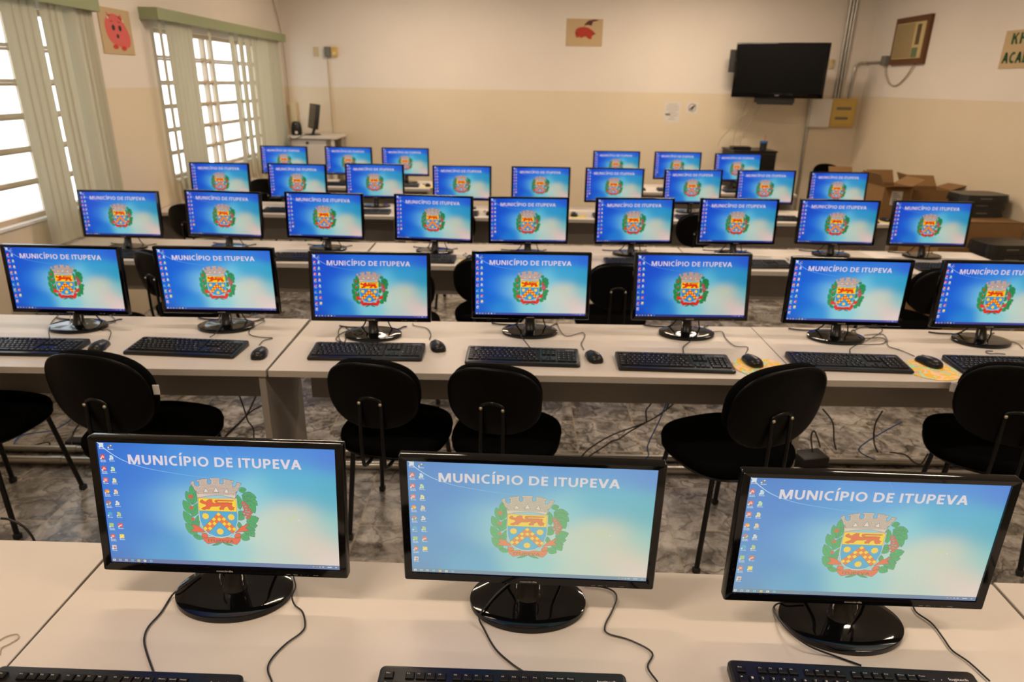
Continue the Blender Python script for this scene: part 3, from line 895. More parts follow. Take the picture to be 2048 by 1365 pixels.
def local_pts(o_loc, rz, pts):
    c, s = math.cos(-rz), math.sin(-rz)
    out = []
    for p in pts:
        x, y, z = p[0] / 1000 - o_loc[0], p[1] / 1000 - o_loc[1], p[2] / 1000 - o_loc[2]
        out.append((x * c - y * s, x * s + y * c, z))
    return out

def make_keyboard(x, y, yaw, label, detail=True, cable=None, group='keyboards on the desks'):
    z = .7502
    t = empty('computer_keyboard', (x, y, z), R(yaw))
    tag(t, label, 'keyboard', group)
    link('keyboard_body', KBODY_ME, t)
    link('front_lip', KWRIST_ME, t)
    if detail:
        link('maker_logo', KLOGO_ME, t)
        for (kx, ky, w, h, s) in KEYS:
            link('space_bar' if w > .08 else 'key', key_mesh(w, h, s), t, (kx, ky, ktop(ky) - .0008), (R(3.5), 0, 0))
    else:
        k = link('keys', KMERGE_ME, t)
    if cable:
        P = local_pts((x, y, z), R(yaw), cable)
        link('cable', tubemesh('cable', P, .0020, MT['cable'], 6, 5), t)
    else:
        link('cable', KCAB_ME, t)
    return t
KCAB_ME = tubemesh('cable', [(-.02, .074, .010), (-.025, .095, .005), (0, .125, .0025), (.03, .145, .0025), (.02, .17, .0025)], .0019, MT['cable'], 5, 4)

# ---------------------------------------------------------------- mouse
def _mouse():
    bm = bmesh.new()
    nu, nv = 24, 12
    rings = []
    for j in range(nv + 1):
        t = j / nv
        y = -.055 + .11 * (1 - math.cos(PI * t)) / 2
        s = math.sin(PI * max(.0001, t)) ** .62
        w = .031 * s * (1 - .10 * math.cos(PI * t * 1.0 + PI)) * (1 - .14 * math.exp(-((t - .62) / .16) ** 2))
        h = .037 * s * (1.05 - .42 * t)
        if j in (0, nv): rings.append([bm.verts.new((0, y, .006))]); continue
        rings.append([bm.verts.new((w * math.cos(PI * k / nu), y, .002 + h * math.sin(PI * k / nu) ** .8)) for k in range(nu + 1)])
    for a, b_ in zip(rings, rings[1:]):
        n = max(len(a), len(b_)) - 1
        for k in range(n):
            q = [a[min(k, len(a) - 1)], a[min(k + 1, len(a) - 1)], b_[min(k + 1, len(b_) - 1)], b_[min(k, len(b_) - 1)]]
            u = []
            for v in q:
                if v not in u: u.append(v)
            if len(u) > 2: bm.faces.new(u)
    bot = [r[0] for r in rings] + [r[-1] for r in reversed(rings[1:-1])]
    bm.faces.new(bot)
    return finish(bm, 'mouse_body', MT['satin'], 60)
MBODY_ME = _mouse()
def _wheel():
    bm = bmesh.new()
    lathe(bm, [(0, -.003), (.009, -.003), (.010, 0), (.009, .003), (0, .003)], 20)
    for v in bm.verts: v.co = Vector((v.co.z, v.co.x + .028, v.co.y + .0195))
    return finish(bm, 'scroll_wheel', MT['matte'], 40)
WHEEL_ME = _wheel()
SEAM_ME = tubemesh('button_seam', [(0, .040, .0198), (0, .030, .0245), (0, .015, .0300), (0, .004, .0328)], .0009, MT['matte'], 6, 3)
MCAB_ME = tubemesh('cable', [(0, .053, .005), (-.005, .075, .003), (-.03, .105, .0022), (-.035, .14, .0022), (-.01, .16, .0022), (-.02, .19, .0022)], .0017, MT['cable'], 5, 4)
def make_mouse(x, y, yaw, label, cable=None, z=.7502, group='mice on the desks'):
    t = empty('computer_mouse', (x, y, z), R(yaw))
    tag(t, label, 'mouse', group)
    link('mouse_body', MBODY_ME, t); link('scroll_wheel', WHEEL_ME, t); link('button_seam', SEAM_ME, t)
    if cable:
        link('cable', tubemesh('cable', local_pts((x, y, z), R(yaw), cable), .0018, MT['cable'], 6, 5), t)
    else: link('cable', MCAB_ME, t)
    return t

# ---------------------------------------------------------------- chair
def superell(a, b_, n, p=2.6, fy=None):
    out = []
    for k in range(n):
        t = 2 * PI * k / n
        c, s = math.cos(t), math.sin(t)
        out.append((a * math.copysign(abs(c) ** (2 / p), c), b_ * math.copysign(abs(s) ** (2 / p), s)))
    return out
def cushion(name, a, b_, th, m, curve=0.0, dome=.006, p=2.6, n=40):
    """rounded pad lying in x-y, thickness along z, bowed by curve along x"""
    bm = bmesh.new()
    prof = [(.0, -th / 2 ), (.6, -th / 2), (.93, -th / 2 + .001), (.985, -th * .3), (1.0, 0), (.985, th * .3), (.93, th / 2 - .002), (.6, th / 2 + dome * .7), (0, th / 2 + dome)]
    rings = []
    out = superell(a, b_, n, p)
    for (s, z) in prof:
        if s == 0: rings.append([bm.verts.new((0, 0, z))])
        else: rings.append([bm.verts.new((q[0] * s, q[1] * s, z + curve * (q[0] * s / a) ** 2)) for q in out])
    for u, v in zip(rings, rings[1:]):
        for k in range(n):
            q = [u[k % len(u)], u[(k + 1) % len(u)], v[(k + 1) % len(v)], v[k % len(v)]]
            w = []
            for x in q:
                if x not in w: w.append(x)
            if len(w) > 2: bm.faces.new(w)
    return finish(bm, name, m, 60)
SEAT_ME = cushion('seat_cushion', .215, .205, .050, MT['fabric'], 0, .012, 2.7)
SEATSH_ME = cushion('seat_shell', .212, .202, .018, MT['shell'], 0, 0, 2.7)
BACK_PAD = cushion('back_cushion', .170, .134, .050, MT['fabric'], .030, .010, 2.5)
BACK_SH = cushion('back_shell', .174, .138, .016, MT['shell'], .030, 0, 2.5)
def _bracket():
    bm = bmesh.new()
    # inverted U of flat steel up the shell and under the seat
    P = [(-.042, -.05, .425), (-.042, -.225, .425), (-.042, -.258, .47), (-.041, -.262, .60), (-.040, -.258, .69), (-.034, -.257, .712), (0, -.262, .724), (.034, -.257, .712), (.040, -.258, .69), (.041, -.262, .60), (.042, -.258, .47), (.042, -.225, .425), (.042, -.05, .425)]
    tube(bm, P, .0075, 8, 0, 4)
    return finish(bm, 'back_bracket', MT['steelb'], 60)
BRACK_ME = _bracket()
def _cleg(sx, sy):
    top = (sx * .135, sy * .135 + .02, .428); ft = (sx * .18, sy * .185 + .045, .004)
    bm = bmesh.new()
    tube(bm, [(sx * .02, sy * .135 + .02, .432), (sx * .115, sy * .135 + .02, .432), top, (sx * .145, sy * .145 + .025, .405), ft], .0105, 10, 0, 0)
    return finish(bm, 'leg', MT['steelb'], 60)
CLEGS = {(a, b_): _cleg(a, b_) for a in (-1, 1) for b_ in (-1, 1)}
FOOT_ME = boxmesh('rubber_foot', (-.013, -.013, 0), (.013, .013, .026), MT['matte'], .005, 2)
def _bolt():
    bm = bmesh.new()
    lathe(bm, [(0, .004), (.004, .0035), (.0062, .001), (.0065, -.002)], 12)
    return finish(bm, 'bolt', MT['bolt'], 50)
BOLT_ME = _bolt()
TAG_ME = boxmesh('care_tag', (-.018, -.003, -.011), (.018, .001, .011), MT['paper'], .0008, 1)
def make_chair(x, y, yaw, label, care=0, group='black upholstered chairs at the desks', big=False):
    """x, y: centre of the seat; yaw: turn to the left in degrees, 0 faces the back wall"""
    t = empty('office_chair', (x, y, 0), R(yaw))
    tag(t, label, 'chair', group)
    ks, kb, kz = (1.11, 1.18, .013) if big else (1.0, 1.0, 0.0)
    parts = [link('seat_cushion', SEAT_ME, t, (0, 0, .468)), link('seat_shell', SEATSH_ME, t, (0, 0, .442)),
             link('back_cushion', BACK_PAD, t, (0, -.226, .728 + kz), (-R(82), 0, 0)), link('back_shell', BACK_SH, t, (0, -.256, .724 + kz), (-R(82), 0, 0))]
    for o, k in zip(parts, (ks, ks, kb, kb)): o.scale = (k, k, 1)
    link('back_bracket', BRACK_ME, t)
    for sx in (-1, 1): link('bolt', BOLT_ME, t, (sx * .040, -.2665, .700), (R(90), 0, 0))
    for k, me in CLEGS.items():
        l = link('leg', me, t)
        link('rubber_foot', FOOT_ME, l, (k[0] * .18, k[1] * .185 + .045, 0))
    if care: link('care_tag', TAG_ME, t, (care * .207, -.205, .755), (0, R(90), R(12) * care))['label'] = 'white cloth care tag'
    return t

# ---------------------------------------------------------------- desk
def _desktop(L):
    bm = bmesh.new()
    vs = box(bm, (0, 0, .722), (L, .60, .75), 0, .0015, 1)
    for f in bm.faces:
        if abs(f.normal.z) < .5: f.material_index = 1
    return finish(bm, 'desktop', [MT['laminate'], MT['laminate_edge']])
_dm = {}
def make_desk(x, y, L, yaw, label, legs=(0, 1)):
    """x, y: front left corner of the desktop"""
    t = empty('desk', (x, y, 0), R(yaw))
    tag(t, label, 'desk', 'white laminate computer desks in rows')
    k = round(L, 3)
    if k not in _dm: _dm[k] = _desktop(L - .004)
    link('desktop', _dm[k], t, (.002, 0, 0))
    for i in legs:
        xx = .010 if i == 0 else L - .036
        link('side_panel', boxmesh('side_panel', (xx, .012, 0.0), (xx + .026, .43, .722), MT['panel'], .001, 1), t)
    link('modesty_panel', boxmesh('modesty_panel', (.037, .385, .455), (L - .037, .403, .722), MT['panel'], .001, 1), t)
    return t
# ================================================================= THE ROOM
XL, XR, YB, YF, ZC = -2.95, 4.51, 9.40, -1.6, 3.10
def structure(name, me, parent=None):
    o = link(name, me, parent)
    if parent is None: tag(o, kind='structure')
    return o
structure('floor', boxmesh('floor', (XL - .2, YF - .15, -.1), (XR + .15, YB + .15, 0), MT['floor']))
structure('ceiling', boxmesh('ceiling', (XL - .2, YF - .15, ZC), (XR + .15, YB + .15, ZC + .1), MT['ceiling']))
structure('wall_back', boxmesh('wall_back', (XL - .2, YB, 0), (XR + .15, YB + .15, ZC), MT['wall']))
structure('wall_front', boxmesh('wall_front', (XL - .2, YF - .15, 0), (XR + .15, YF, ZC), MT['wall']))
structure('wall_right', boxmesh('wall_right', (XR, YF, 0), (XR + .15, YB, ZC), MT['wall']))
WZ0, WZ1 = .935, 2.16
WINS = [(2.95, 5.00), (6.10, 9.14)]
bm = bmesh.new()
ys = [YF, WINS[0][0], WINS[0][1], WINS[1][0], WINS[1][1], YB]
for i in range(5):
    if i in (1, 3):
        box(bm, (XL - .2, ys[i], 0), (XL, ys[i + 1], WZ0)); box(bm, (XL - .2, ys[i], WZ1), (XL, ys[i + 1], ZC))
    else: box(bm, (XL - .2, ys[i], 0), (XL, ys[i + 1], ZC))
structure('wall_left', finish(bm, 'wall_left', MT['wall']))

BARS = [1.16, 1.355, 1.55, 1.745, 1.945]
def make_window(n, y0, y1, mull):
    fx = XL - .06
    bm = bmesh.new()
    box(bm, (fx - .03, y0, WZ0), (fx + .02, y1, WZ0 + .035)); box(bm, (fx - .03, y0, WZ1 - .035), (fx + .02, y1, WZ1))
    box(bm, (fx - .03, y0, WZ0), (fx + .02, y0 + .035, WZ1)); box(bm, (fx - .03, y1 - .035, WZ0), (fx + .02, y1, WZ1))
    t = structure('window_%d' % n, finish(bm, 'window_frame', MT['frame']))
    for z in BARS:
        b2 = bmesh.new()
        box(b2, (fx - .020, y0 + .03, z - .011), (fx + .006, y1 - .03, z + .011), 0, .002, 1)
        box(b2, (fx - .05, y0 + .03, z - .030), (fx - .022, y1 - .03, z - .012), 0, .001, 1)
        structure('window_bar', finish(b2, 'window_bar', MT['frame']), t)
    for y in mull:
        structure('mullion', boxmesh('mullion', (fx - .04, y - .016, WZ0 + .03), (fx + .012, y + .016, WZ1 - .03), MT['frame'], .002, 1), t)
    structure('pane', boxmesh('pane', (fx - .028, y0 + .02, WZ0 + .02), (fx - .024, y1 - .02, WZ1 - .02), MT['glass']), t)
    structure('sill', boxmesh('sill', (XL - .2, y0, WZ0 - .012), (XL + .012, y1, WZ0 + .006), MT['sill'], .002, 1), t)
make_window(1, WINS[0][0], WINS[0][1], [3.60, 4.46])
make_window(2, WINS[1][0], WINS[1][1], [6.62, 7.17, 7.35, 8.0, 8.55])

def make_blind(y0, y1, z0, z1, slats, label):
    t = empty('vertical_blind', (XL, (y0 + y1) / 2, z0))
    tag(t, label, 'window blind', 'sage green vertical blinds')
    ym = (y0 + y1) / 2
    bm = bmesh.new()
    box(bm, (.138, y0 - ym, 0), (.150, y1 - ym, z1 - z0), 0, .002, 1)
    box(bm, (0.001, y0 - ym, 0), (.1385, y0 - ym + .012, z1 - z0)); box(bm, (0.001, y1 - ym - .012, 0), (.1385, y1 - ym, z1 - z0))
    box(bm, (0.001, y0 - ym + .012, z1 - z0 - .012), (.1385, y1 - ym - .012, z1 - z0))
    link('pelmet', finish(bm, 'pelmet', MT['pelmet']), t)
    link('head_rail', boxmesh('head_rail', (.070, y0 - ym + .02, .012), (.105, y1 - ym - .02, .045), MT['white'], .002, 1), t)
    for (y, ang, zb, w) in slats:
        bm = bmesh.new()
        h0, h1 = zb - z0, .012
        n = 8; pr = []
        for k in range(n + 1):
            u = (k / n - .5) * w
            pr.append((.006 * (1 - (2 * u / w) ** 2), u))
        a = [[bm.verts.new((p[0] + th, p[1], z)) for p in pr] for z in (h0, h0 + .04, h1) for th in (0, .0008)]
        for i in range(0, 4, 2):
            for k in range(n):
                bm.faces.new((a[i][k], a[i][k + 1], a[i + 2][k + 1], a[i + 2][k]))
                bm.faces.new((a[i + 1][k + 1], a[i + 1][k], a[i + 3][k], a[i + 3][k + 1]))
        me = finish(bm, 'slat', MT['blind'], 60)
        link('slat', me, t, (.088, y - ym, 0), (0, 0, R(ang)))
    return t
# a slat's angle: 0 lies along the wall, 90 stands square to it
sl1 = [(4.245, -8), (4.315, -6), (4.385, -8), (4.455, -5), (4.585, -6), (4.645, -8), (4.705, -5), (4.815, -36), (4.90, 2), (4.955, -4), (5.01, 2), (5.045, -3)]
sl1 = [(y, a, .78, .089) for y, a in sl1]
make_blind(2.70, 5.09, 2.185, 2.272, sl1, 'sage green pelmet with bunched fabric slats over the nearer left window')
sl2 = [(6.03, 10), (6.17, -4), (6.25, -8), (6.33, -5), (6.41, -8), (6.49, -5), (6.56, -8), (6.99, 8), (7.52, -8), (7.74, -2), (7.80, 6), (7.93, -4), (8.00, 2), (8.12, -2), (8.18, 0), (8.30, -30), (8.40, -32), (8.52, -26), (8.60, -3), (8.66, -6), (8.72, 0), (8.78, -6), (8.84, -3), (8.90, -5), (8.95, -3)]
sl2 = [(y, a, .80, .089) for y, a in sl2]
make_blind(5.90, 9.10, 2.205, 2.293, sl2, 'sage green pelmet with parted fabric slats over the farther left window')

# ---- ceiling lamps (above the frame)
def make_ceiling_lamp(x, y, label, gain):
    t = empty('ceiling_lamp', (x, y, ZC)); tag(t, label, 'ceiling light', 'fluorescent lamps under the ceiling')
    bm = bmesh.new(); box(bm, (-.64, -.09, -.05), (.64, .09, -.0005), 0, .004, 1)
    link('housing', finish(bm, 'housing', MT['lens']), t)
    for s in (-1, 1): link('tube', tubemesh('tube', [(-.60, s * .045, -.075), (.60, s * .045, -.075)], .013, MT['tube'], 12), t)
    for s in (-1, 1):
        bm = bmesh.new()
        for e in (-1, 1): box(bm, (e * .615 - .012, s * .045 - .012, -.09), (e * .615 + .012, s * .045 + .012, -.05))
        link('lamp_holder', finish(bm, 'lamp_holder', MT['white']), t)
    ld = bpy.data.lights.new('lamp_light', 'AREA'); ld.shape = 'RECTANGLE'; ld.size = 1.2; ld.size_y = .12
    ld.color = LAMP_COLOR; ld.energy = LAMP_POWER * gain
    lo = bpy.data.objects.new('lamp_light', ld); col.objects.link(lo); lo.parent = t; lo.location = (0, 0, -.095)
    return t
for i, (x, y, s) in enumerate(((-1.1, .4, 'left lamp nearest the camera'), (2.2, .4, 'right lamp nearest the camera'), (-1.1, 2.75, 'left lamp above the second desk row'), (2.2, 2.75, 'right lamp above the second desk row'),
                               (-1.1, 5.2, 'left lamp above the fourth desk row'), (2.2, 5.2, 'right lamp above the fourth desk row'), (-1.0, 7.8, 'left lamp near the back wall'), (2.2, 7.8, 'right lamp near the back wall'))):
    make_ceiling_lamp(x, y, 'white twin-tube fluorescent ceiling lamp, ' + s, (1.2, 1.3, .6, .8, 1.1, 1.5, 1.5, 1.9)[i])

# ================================================================= DESKS
c, s = math.cos(R(-1.8)), math.sin(R(-1.8))
make_desk(-.915 - .6 * .0314, .69 + .012, 2.005, -1.8, 'white desk in the centre of the front row, under three monitors', legs=(1,))
make_desk(-2.930, .777, 2.0, -1.2, 'white desk at the left of the front row, empty in view', legs=(0, 1))
make_desk(1.0725, .646, 2.0, -1.9, 'white desk at the right corner of the front row, mostly out of view', legs=(1,))
make_desk(-2.925, 2.362, 2.005, .3, 'white desk at the left of the second row, under two monitors', legs=(0, 1))
make_desk(-.915, 2.372, 2.02, -.3, 'white desk in the centre of the second row, under three monitors', legs=())
make_desk(1.107, 2.366, 2.01, 0, 'white desk at the right of the second row, under the last two monitors', legs=(0, 1))
for i, (x, w) in enumerate(((-2.93, 'left end'), (-.92, 'centre'), (1.14, 'right end'))):
    make_desk(x, 3.985, 2.0 if i != 1 else 2.055, 0, 'white desk at the %s of the third row' % w, legs=(0, 1) if i == 0 else (1,))
    make_desk(x, 5.565, 2.0 if i != 1 else 2.055, 0, 'white desk at the %s of the fourth row' % w, legs=(0, 1) if i == 0 else (1,))
make_desk(-2.93, 7.12, 2.08, 0, 'white desk at the left of the back row, under three monitors')
make_desk(.93, 7.15, 2.02, 0, 'white desk at the right of the back row, under three monitors')

# ================================================================= MONITORS
MON = [(1,-.578,1.152,-1.8,7.2),(1,.046,1.137,-2.3,-1.4),(1,.688,1.092,-1.8,.2),
(2,-1.885,2.786,-1.8,3.1),(2,-1.253,2.821,.1,-.7),(2,-.590,2.747,.6,7.6),(2,.087,2.817,.4,2.1),(2,.782,2.826,1.1,9.2),(2,1.435,2.805,-2.2,.3),(2,2.069,2.791,-.2,2.3),
(3,-2.46,4.283,-.8,3.5),(3,-1.832,4.335,-6.5,4.2),(3,-1.194,4.341,-3.9,3.9),(3,-.498,4.315,-6.8,4),(3,.106,4.3,1.9,3.7),(3,.782,4.342,4.2,3.9),(3,1.458,4.388,1,4.1),(3,2.111,4.412,-2.7,4.1),(3,2.715,4.413,-1.7,4.5),
(4,-2.476,5.882,-1,4),(4,-1.828,5.901,-3.5,4),(4,-1.189,5.995,.1,4),(4,-.435,5.973,-.9,4),(4,.244,5.988,-.1,4),(4,.88,5.99,.2,4),(4,1.555,5.978,3.1,4),(4,2.198,6.02,1.5,4.2),(4,2.808,5.978,1.1,4),
(5,-2.449,7.519,-2.4,4.1),(5,-1.766,7.55,-1.2,4),(5,-1.155,7.542,-1.1,4),(5,1.122,7.601,.4,4),(5,1.791,7.626,-1.4,4),(5,2.424,7.55,2,4)]
ORD = ['first', 'second', 'third', 'fourth', 'fifth', 'sixth', 'seventh', 'eighth', 'ninth']
def seat_name(row, i):
    if row == 1: return ('left', 'middle', 'right')[i] + ' monitor of the front row'
    if row == 5: return (('leftmost', 'second', 'third')[i] + ' monitor on the left back-row desk') if i < 3 else (('first', 'second', 'third')[i - 3] + ' monitor on the right back-row desk')
    n = {2: 7, 3: 9, 4: 9}[row]
    w = 'leftmost' if i == 0 else ('rightmost' if i == n - 1 else ORD[i] + ' from the left')
    return 'monitor %s in the %s' % (w, ROWN[row]) if i not in (0, n - 1) else '%s monitor of the %s' % (w, ROWN[row])
cnt = {}; SEATS = []
for (row, x, y, yaw, tilt) in MON:
    i = cnt.get(row, 0); cnt[row] = i + 1
    nm = seat_name(row, i)
    extra = {(1, 1): ', its picture palest', (1, 0): ', beside the desk seam', (2, 6): ', cut by the frame edge'}.get((row, i), '')
    make_monitor(x, y, yaw, tilt, 'black %s, blue town-crest desktop lit%s' % (nm, extra), row)
    SEATS.append((row, i, x, y, nm))

CAB={'kb1':[(-666,1209,768),(-675,1190,768),(-693,1156,768),(-706,1151,754),(-705,1108,754),(-711,1069,754),(-703,1037,754),(-680,1002,754),(-640,951,754)],'ms1':[(-468,1222,754),(-448,1175,768),(-447,1147,768),(-440,1137,754),(-418,1117,754),(-402,1080,754),(-405,1059,754),(-425,1031,754),(-440,996,754),(-440,970,754),(-423,942,754)],'kb2':[(9,1199,768),(-18,1164,768),(-39,1127,768),(-53,1095,768),(-40,1072,754),(-18,1026,754),(11,993,754),(41,968,754)],'ms2':[(170,1211,754),(222,1201,754),(238,1177,754),(222,1132,754),(203,1093,754),(205,1071,754),(247,1054,754),(285,1023,754),(270,988,754),(282,954,754)],'kb3':[(628,1151,768),(588,1151,768),(571,1157,754),(563,1135,754),(565,1072,768),(590,1032,768),(641,1020,754),(679,999,754)],'ms3':[(866,1161,754),(864,1141,754),(878,1112,754),(878,1071,754),(877,1040,754),(892,1011,754),(903,967,754)],'kb4':[(-2068,2963,754),(-2035,2859,754),(-1950,2711,768),(-1923,2667,754)],'ms4':[(-1841,2975,754),(-1766,2887,754),(-1752,2810,768),(-1763,2768,754),(-1739,2775,754),(-1708,2742,754),(-1669,2655,754)],'kb5':[(-1261,2822,768),(-1247,2707,768),(-1269,2704,754)],'ms5':[(-1155,2918,754),(-1112,2927,754),(-1117,2809,768),(-1136,2798,754),(-1113,2742,754),(-1061,2714,754),(-1005,2705,754),(-1032,2673,754),(-1031,2619,754)],'kb6':[(-679,2860,754),(-703,2821,754),(-740,2865,754),(-752,2819,754),(-720,2700,754),(-692,2677,754),(-714,2812,754),(-657,2736,768),(-638,2775,768),(-720,2799,754),(-738,2711,754),(-702,2665,754)],'ms6':[(-442,2926,754),(-430,2893,754),(-372,2862,754),(-344,2786,754),(-342,2720,754)],'kb7':[(43,2770,768),(56,2708,768),(86,2637,754)],'ms7':[(214,2987,754),(223,2867,754),(248,2789,754),(320,2838,754),(325,2786,754),(303,2700,754),(307,2630,754)],'kb8':[(810,2794,768),(777,2752,754),(731,2681,754),(716,2615,754)],'ms8':[(910,2878,754),(950,2880,754),(942,2797,754),(953,2703,754),(1004,2691,754),(971,2612,754)],'kb9':[(1531,2750,768),(1685,2916,754),(1699,2971,754),(1629,2974,754),(1568,2924,754),(1536,2791,768),(1638,2836,754),(1648,2808,754),(1611,2760,754),(1540,2745,754),(1472,2703,768),(1437,2687,754),(1415,2640,754)],'ms9':[(1581,2865,754),(1668,2882,754),(1661,2824,754),(1621,2731,754),(1647,2685,754),(1671,2618,754)],'ms10':[(2193,2837,754),(2205,2812,754),(2217,2788,754),(2196,2727,754)],'kb10':[(2042,2691,754),(2013,2690,754),(2007,2661,754),(2044,2663,754),(2073,2658,754)]}
FCAB={'f1':[(782,2950,364),(776,2950,346),(674,2950,263),(509,2950,187),(413,2950,120),(372,2950,76),(363,2950,56)],'f2':[(768,2960,359),(742,2960,305),(598,2960,205),(540,2960,157),(511,2960,148),(465,2960,109),(420,2960,74),(401,2960,57)],'f3':[(677,2930,372),(671,2930,359),(655,2930,330),(662,2930,274)],'fb1':[(743,2910,383),(740,2910,368),(719,2910,290),(681,2910,179),(674,2910,138),(683,2910,99),(659,2910,66)],'fb2':[(-2233,3150,188),(-2246,3150,160),(-2269,3150,110),(-2343,3150,65),(-2379,3150,48),(-2520,3150,25),(-2548,3113,8),(-2498,3025,8)],'f4':[(-2146,3100,158),(-2175,3100,130),(-2229,3100,65),(-2211,3034,8)],'f5':[(-2084,3050,170),(-2105,3050,129),(-2146,3050,50),(-2185,3037,8)],'f6':[(-1309,3000,346),(-1304,3000,327),(-1287,3000,235),(-1282,3000,202),(-1261,3000,162),(-1265,3000,100)],'f7':[(-1226,3020,343),(-1241,3020,319),(-1294,3020,225),(-1360,3020,154),(-1420,3020,97),(-1446,3020,68)],'f8':[(-1198,2980,298),(-1258,2980,262),(-1314,2980,207),(-1383,2980,142),(-1428,2980,80)],'f9':[(1504,2950,345),(1565,2950,274),(1589,2950,179),(1609,2950,124)],'f10':[(1471,2900,136),(1450,2900,218),(1458,2900,253),(1486,2900,205),(1503,2900,164)],'f11':[(1793,2950,340),(1772,2950,264),(1787,2950,169),(1816,2950,114)],'fb3':[(1930,3000,255),(1859,3000,206),(1763,3000,126),(1759,3000,84),(1843,3000,42)],'f12':[(-1673,1900,406),(-1645,1900,401),(-1609,1900,378),(-1589,1900,343),(-1582,1900,313)],'f13':[(-2537,3056,8),(-2430,3050,16),(-2336,3050,38),(-2335,3050,18),(-2400,3040,8),(-2489,3022,8),(-2546,2996,8)],'f14':[(1864,2930,126),(1940,2930,113),(1994,2930,72),(2030,2930,65),(2051,2930,121)]}

# ================================================================= KEYBOARDS AND MICE
make_keyboard(-.697, .870, -1.5, 'black keyboard in the bottom left corner, below the left front monitor', True, CAB['kb1'])
make_keyboard(-.005, .884, -1.4, 'black keyboard at the bottom centre, below the middle front monitor', True, CAB['kb2'])
make_keyboard(.640, .905, -2.6, 'black keyboard at the bottom right, below the right front monitor', True, CAB['kb3'])
KB2 = [(-1.945, 2.545, -.5), (-1.302, 2.565, -3.5), (-.571, 2.553, .8), (.052, 2.527, -2), (.648, 2.490, -2), (1.349, 2.520, -2.6), (1.99, 2.517, -1)]
for i, (x, y, a) in enumerate(KB2):
    w = ('leftmost' if i == 0 else 'rightmost' if i == 6 else ORD[i] + ' from the left')
    make_keyboard(x, y, a, 'black keyboard, %s on the second row desks%s' % (w, ', its keys catching window light' if i == 0 else ''), True, CAB['kb%d' % (i + 4)])
def pad(x, y, label, r=.105):
    bm = bmesh.new(); lathe(bm, [(0, 0), (r - .001, 0), (r, .0012), (r - .001, .003), (0, .003)], 48)
    o = link('mouse_pad', finish(bm, 'mouse_pad', MT['pad'], 40), None, (x, y, .7502))
    o.rotation_euler.z = x * 7
    return tag(o, label, 'mouse pad', 'yellow and pink patterned round mouse pads')
pad(.985, 2.478, 'round yellow and pink mouse pad under the fifth mouse of the second row')
pad(1.655, 2.478, 'round yellow and pink mouse pad under the sixth mouse of the second row')
MS2 = [(-1.655, 2.565, 2, 0, 'ms4'), (-.992, 2.518, 4, 0, 'ms5'), (-.300, 2.628, 22, 0, 'ms6'), (.336, 2.538, 16, 0, 'ms7'), (.964, 2.515, 14, 1, 'ms8'), (1.680, 2.535, 22, 1, 'ms9')]
for i, (x, y, a, p, k) in enumerate(MS2):
    make_mouse(x, y, a, 'black mouse right of the %s keyboard of the second row%s' % ('leftmost' if i == 0 else ORD[i], ', on a yellow pad' if p else ''), CAB[k], .7535 if p else .7502)
make_mouse(2.36, 2.55, 0, 'black mouse past the right frame edge in the second row', CAB['ms10'])
for i, (x, y, k, w) in enumerate(((-.36, .80, 'ms1', 'left'), (.36, .80, 'ms2', 'middle'), (1.02, .82, 'ms3', 'right'))):
    make_mouse(x, y, 5, 'black mouse of the %s front workstation, only its cable in view' % w, CAB[k])
YK = {3: 4.115, 4: 5.70, 5: 7.28}
for (row, i, x, y, nm) in SEATS:
    if row < 3: continue
    dx = (-.04, -.02, -.05, -.07, -.04, .02, .04, -.03, 0)[i]
    kx = x + dx
    make_keyboard(kx, YK[row] + (.0, .01, -.005)[i % 3], (-2, 1, 2.5, -1)[i % 4], 'small dark keyboard in front of the ' + nm, False, None)
    if (row, i) in ((3, 3), (3, 6), (4, 2), (4, 4), (4, 7), (4, 8), (5, 2)):
        pad(kx + .335, YK[row] + .005, 'round patterned mouse pad right of the ' + nm, .095)
        z = .7535
    else: z = .7502
    make_mouse(kx + .315, YK[row] + .01, (8, -6, 14)[i % 3], 'small dark mouse by the ' + nm, None, z)

# ================================================================= CHAIRS
CH = [  # seat centre x, y, turn, side of care tag, words
 (-2.16, 2.49, -8, 0, 'black chair cut by the left frame edge, its seat and legs showing'),
 (-1.404, 2.412, -10, 1, 'black chair second from left, white care tag on its back edge'),
 (-.447, 2.46, -11, 0, 'black chair left of the centre pair, back turned to the camera'),
 (-.005, 2.43, -12, 0, 'black chair right of the centre pair, scuffed shell back'),
 (.860, 2.375, 21, 0, 'black chair turned left with its near leg fully in view, right of centre'),
 (1.92, 2.40, -26, -1, 'black chair at the right frame edge, small white care tag on its left edge'),
]
for i, (x, y, a, c_, lb) in enumerate(CH): make_chair(x, y, a, lb, c_, big=i in (0, 1, 4, 5))
CH3 = [(-1.93, 4.00, -30, 'black chair behind the gap between the first two second-row monitors'),
       (-2.30, 3.62, -8, 'black chair behind the leftmost second-row monitor, only its seat edge showing'),
       (-.12, 3.98, -10, 'black chair behind the fourth second-row monitor'),
       (-.62, 3.75, 10, 'black chair mostly hidden behind the third second-row monitor'),
       (.60, 3.92, 0, 'black chair in the gap right of the fourth second-row monitor, arched bracket showing'),
       (2.36, 3.93, 12, 'black chair in the gap between the last two second-row monitors')]
for (x, y, a, lb) in CH3: make_chair(x, y, a, lb)
CH4 = [(-2.50, 5.58, -10, 'black chair between the first two third-row monitors'),
       (-1.44, 5.60, -6, 'black chair behind the third third-row monitor, showing on both sides'),
       (-.43, 5.56, -6, 'black chair right of the fourth third-row monitor'),
       (.04, 5.58, 6, 'black chair behind the fifth third-row monitor'),
       (1.45, 5.56, 4, 'black chair between the sixth and seventh third-row monitors'),
       (-2.42, 7.10, -8, 'black chair behind the gap between the first two fourth-row monitors')]
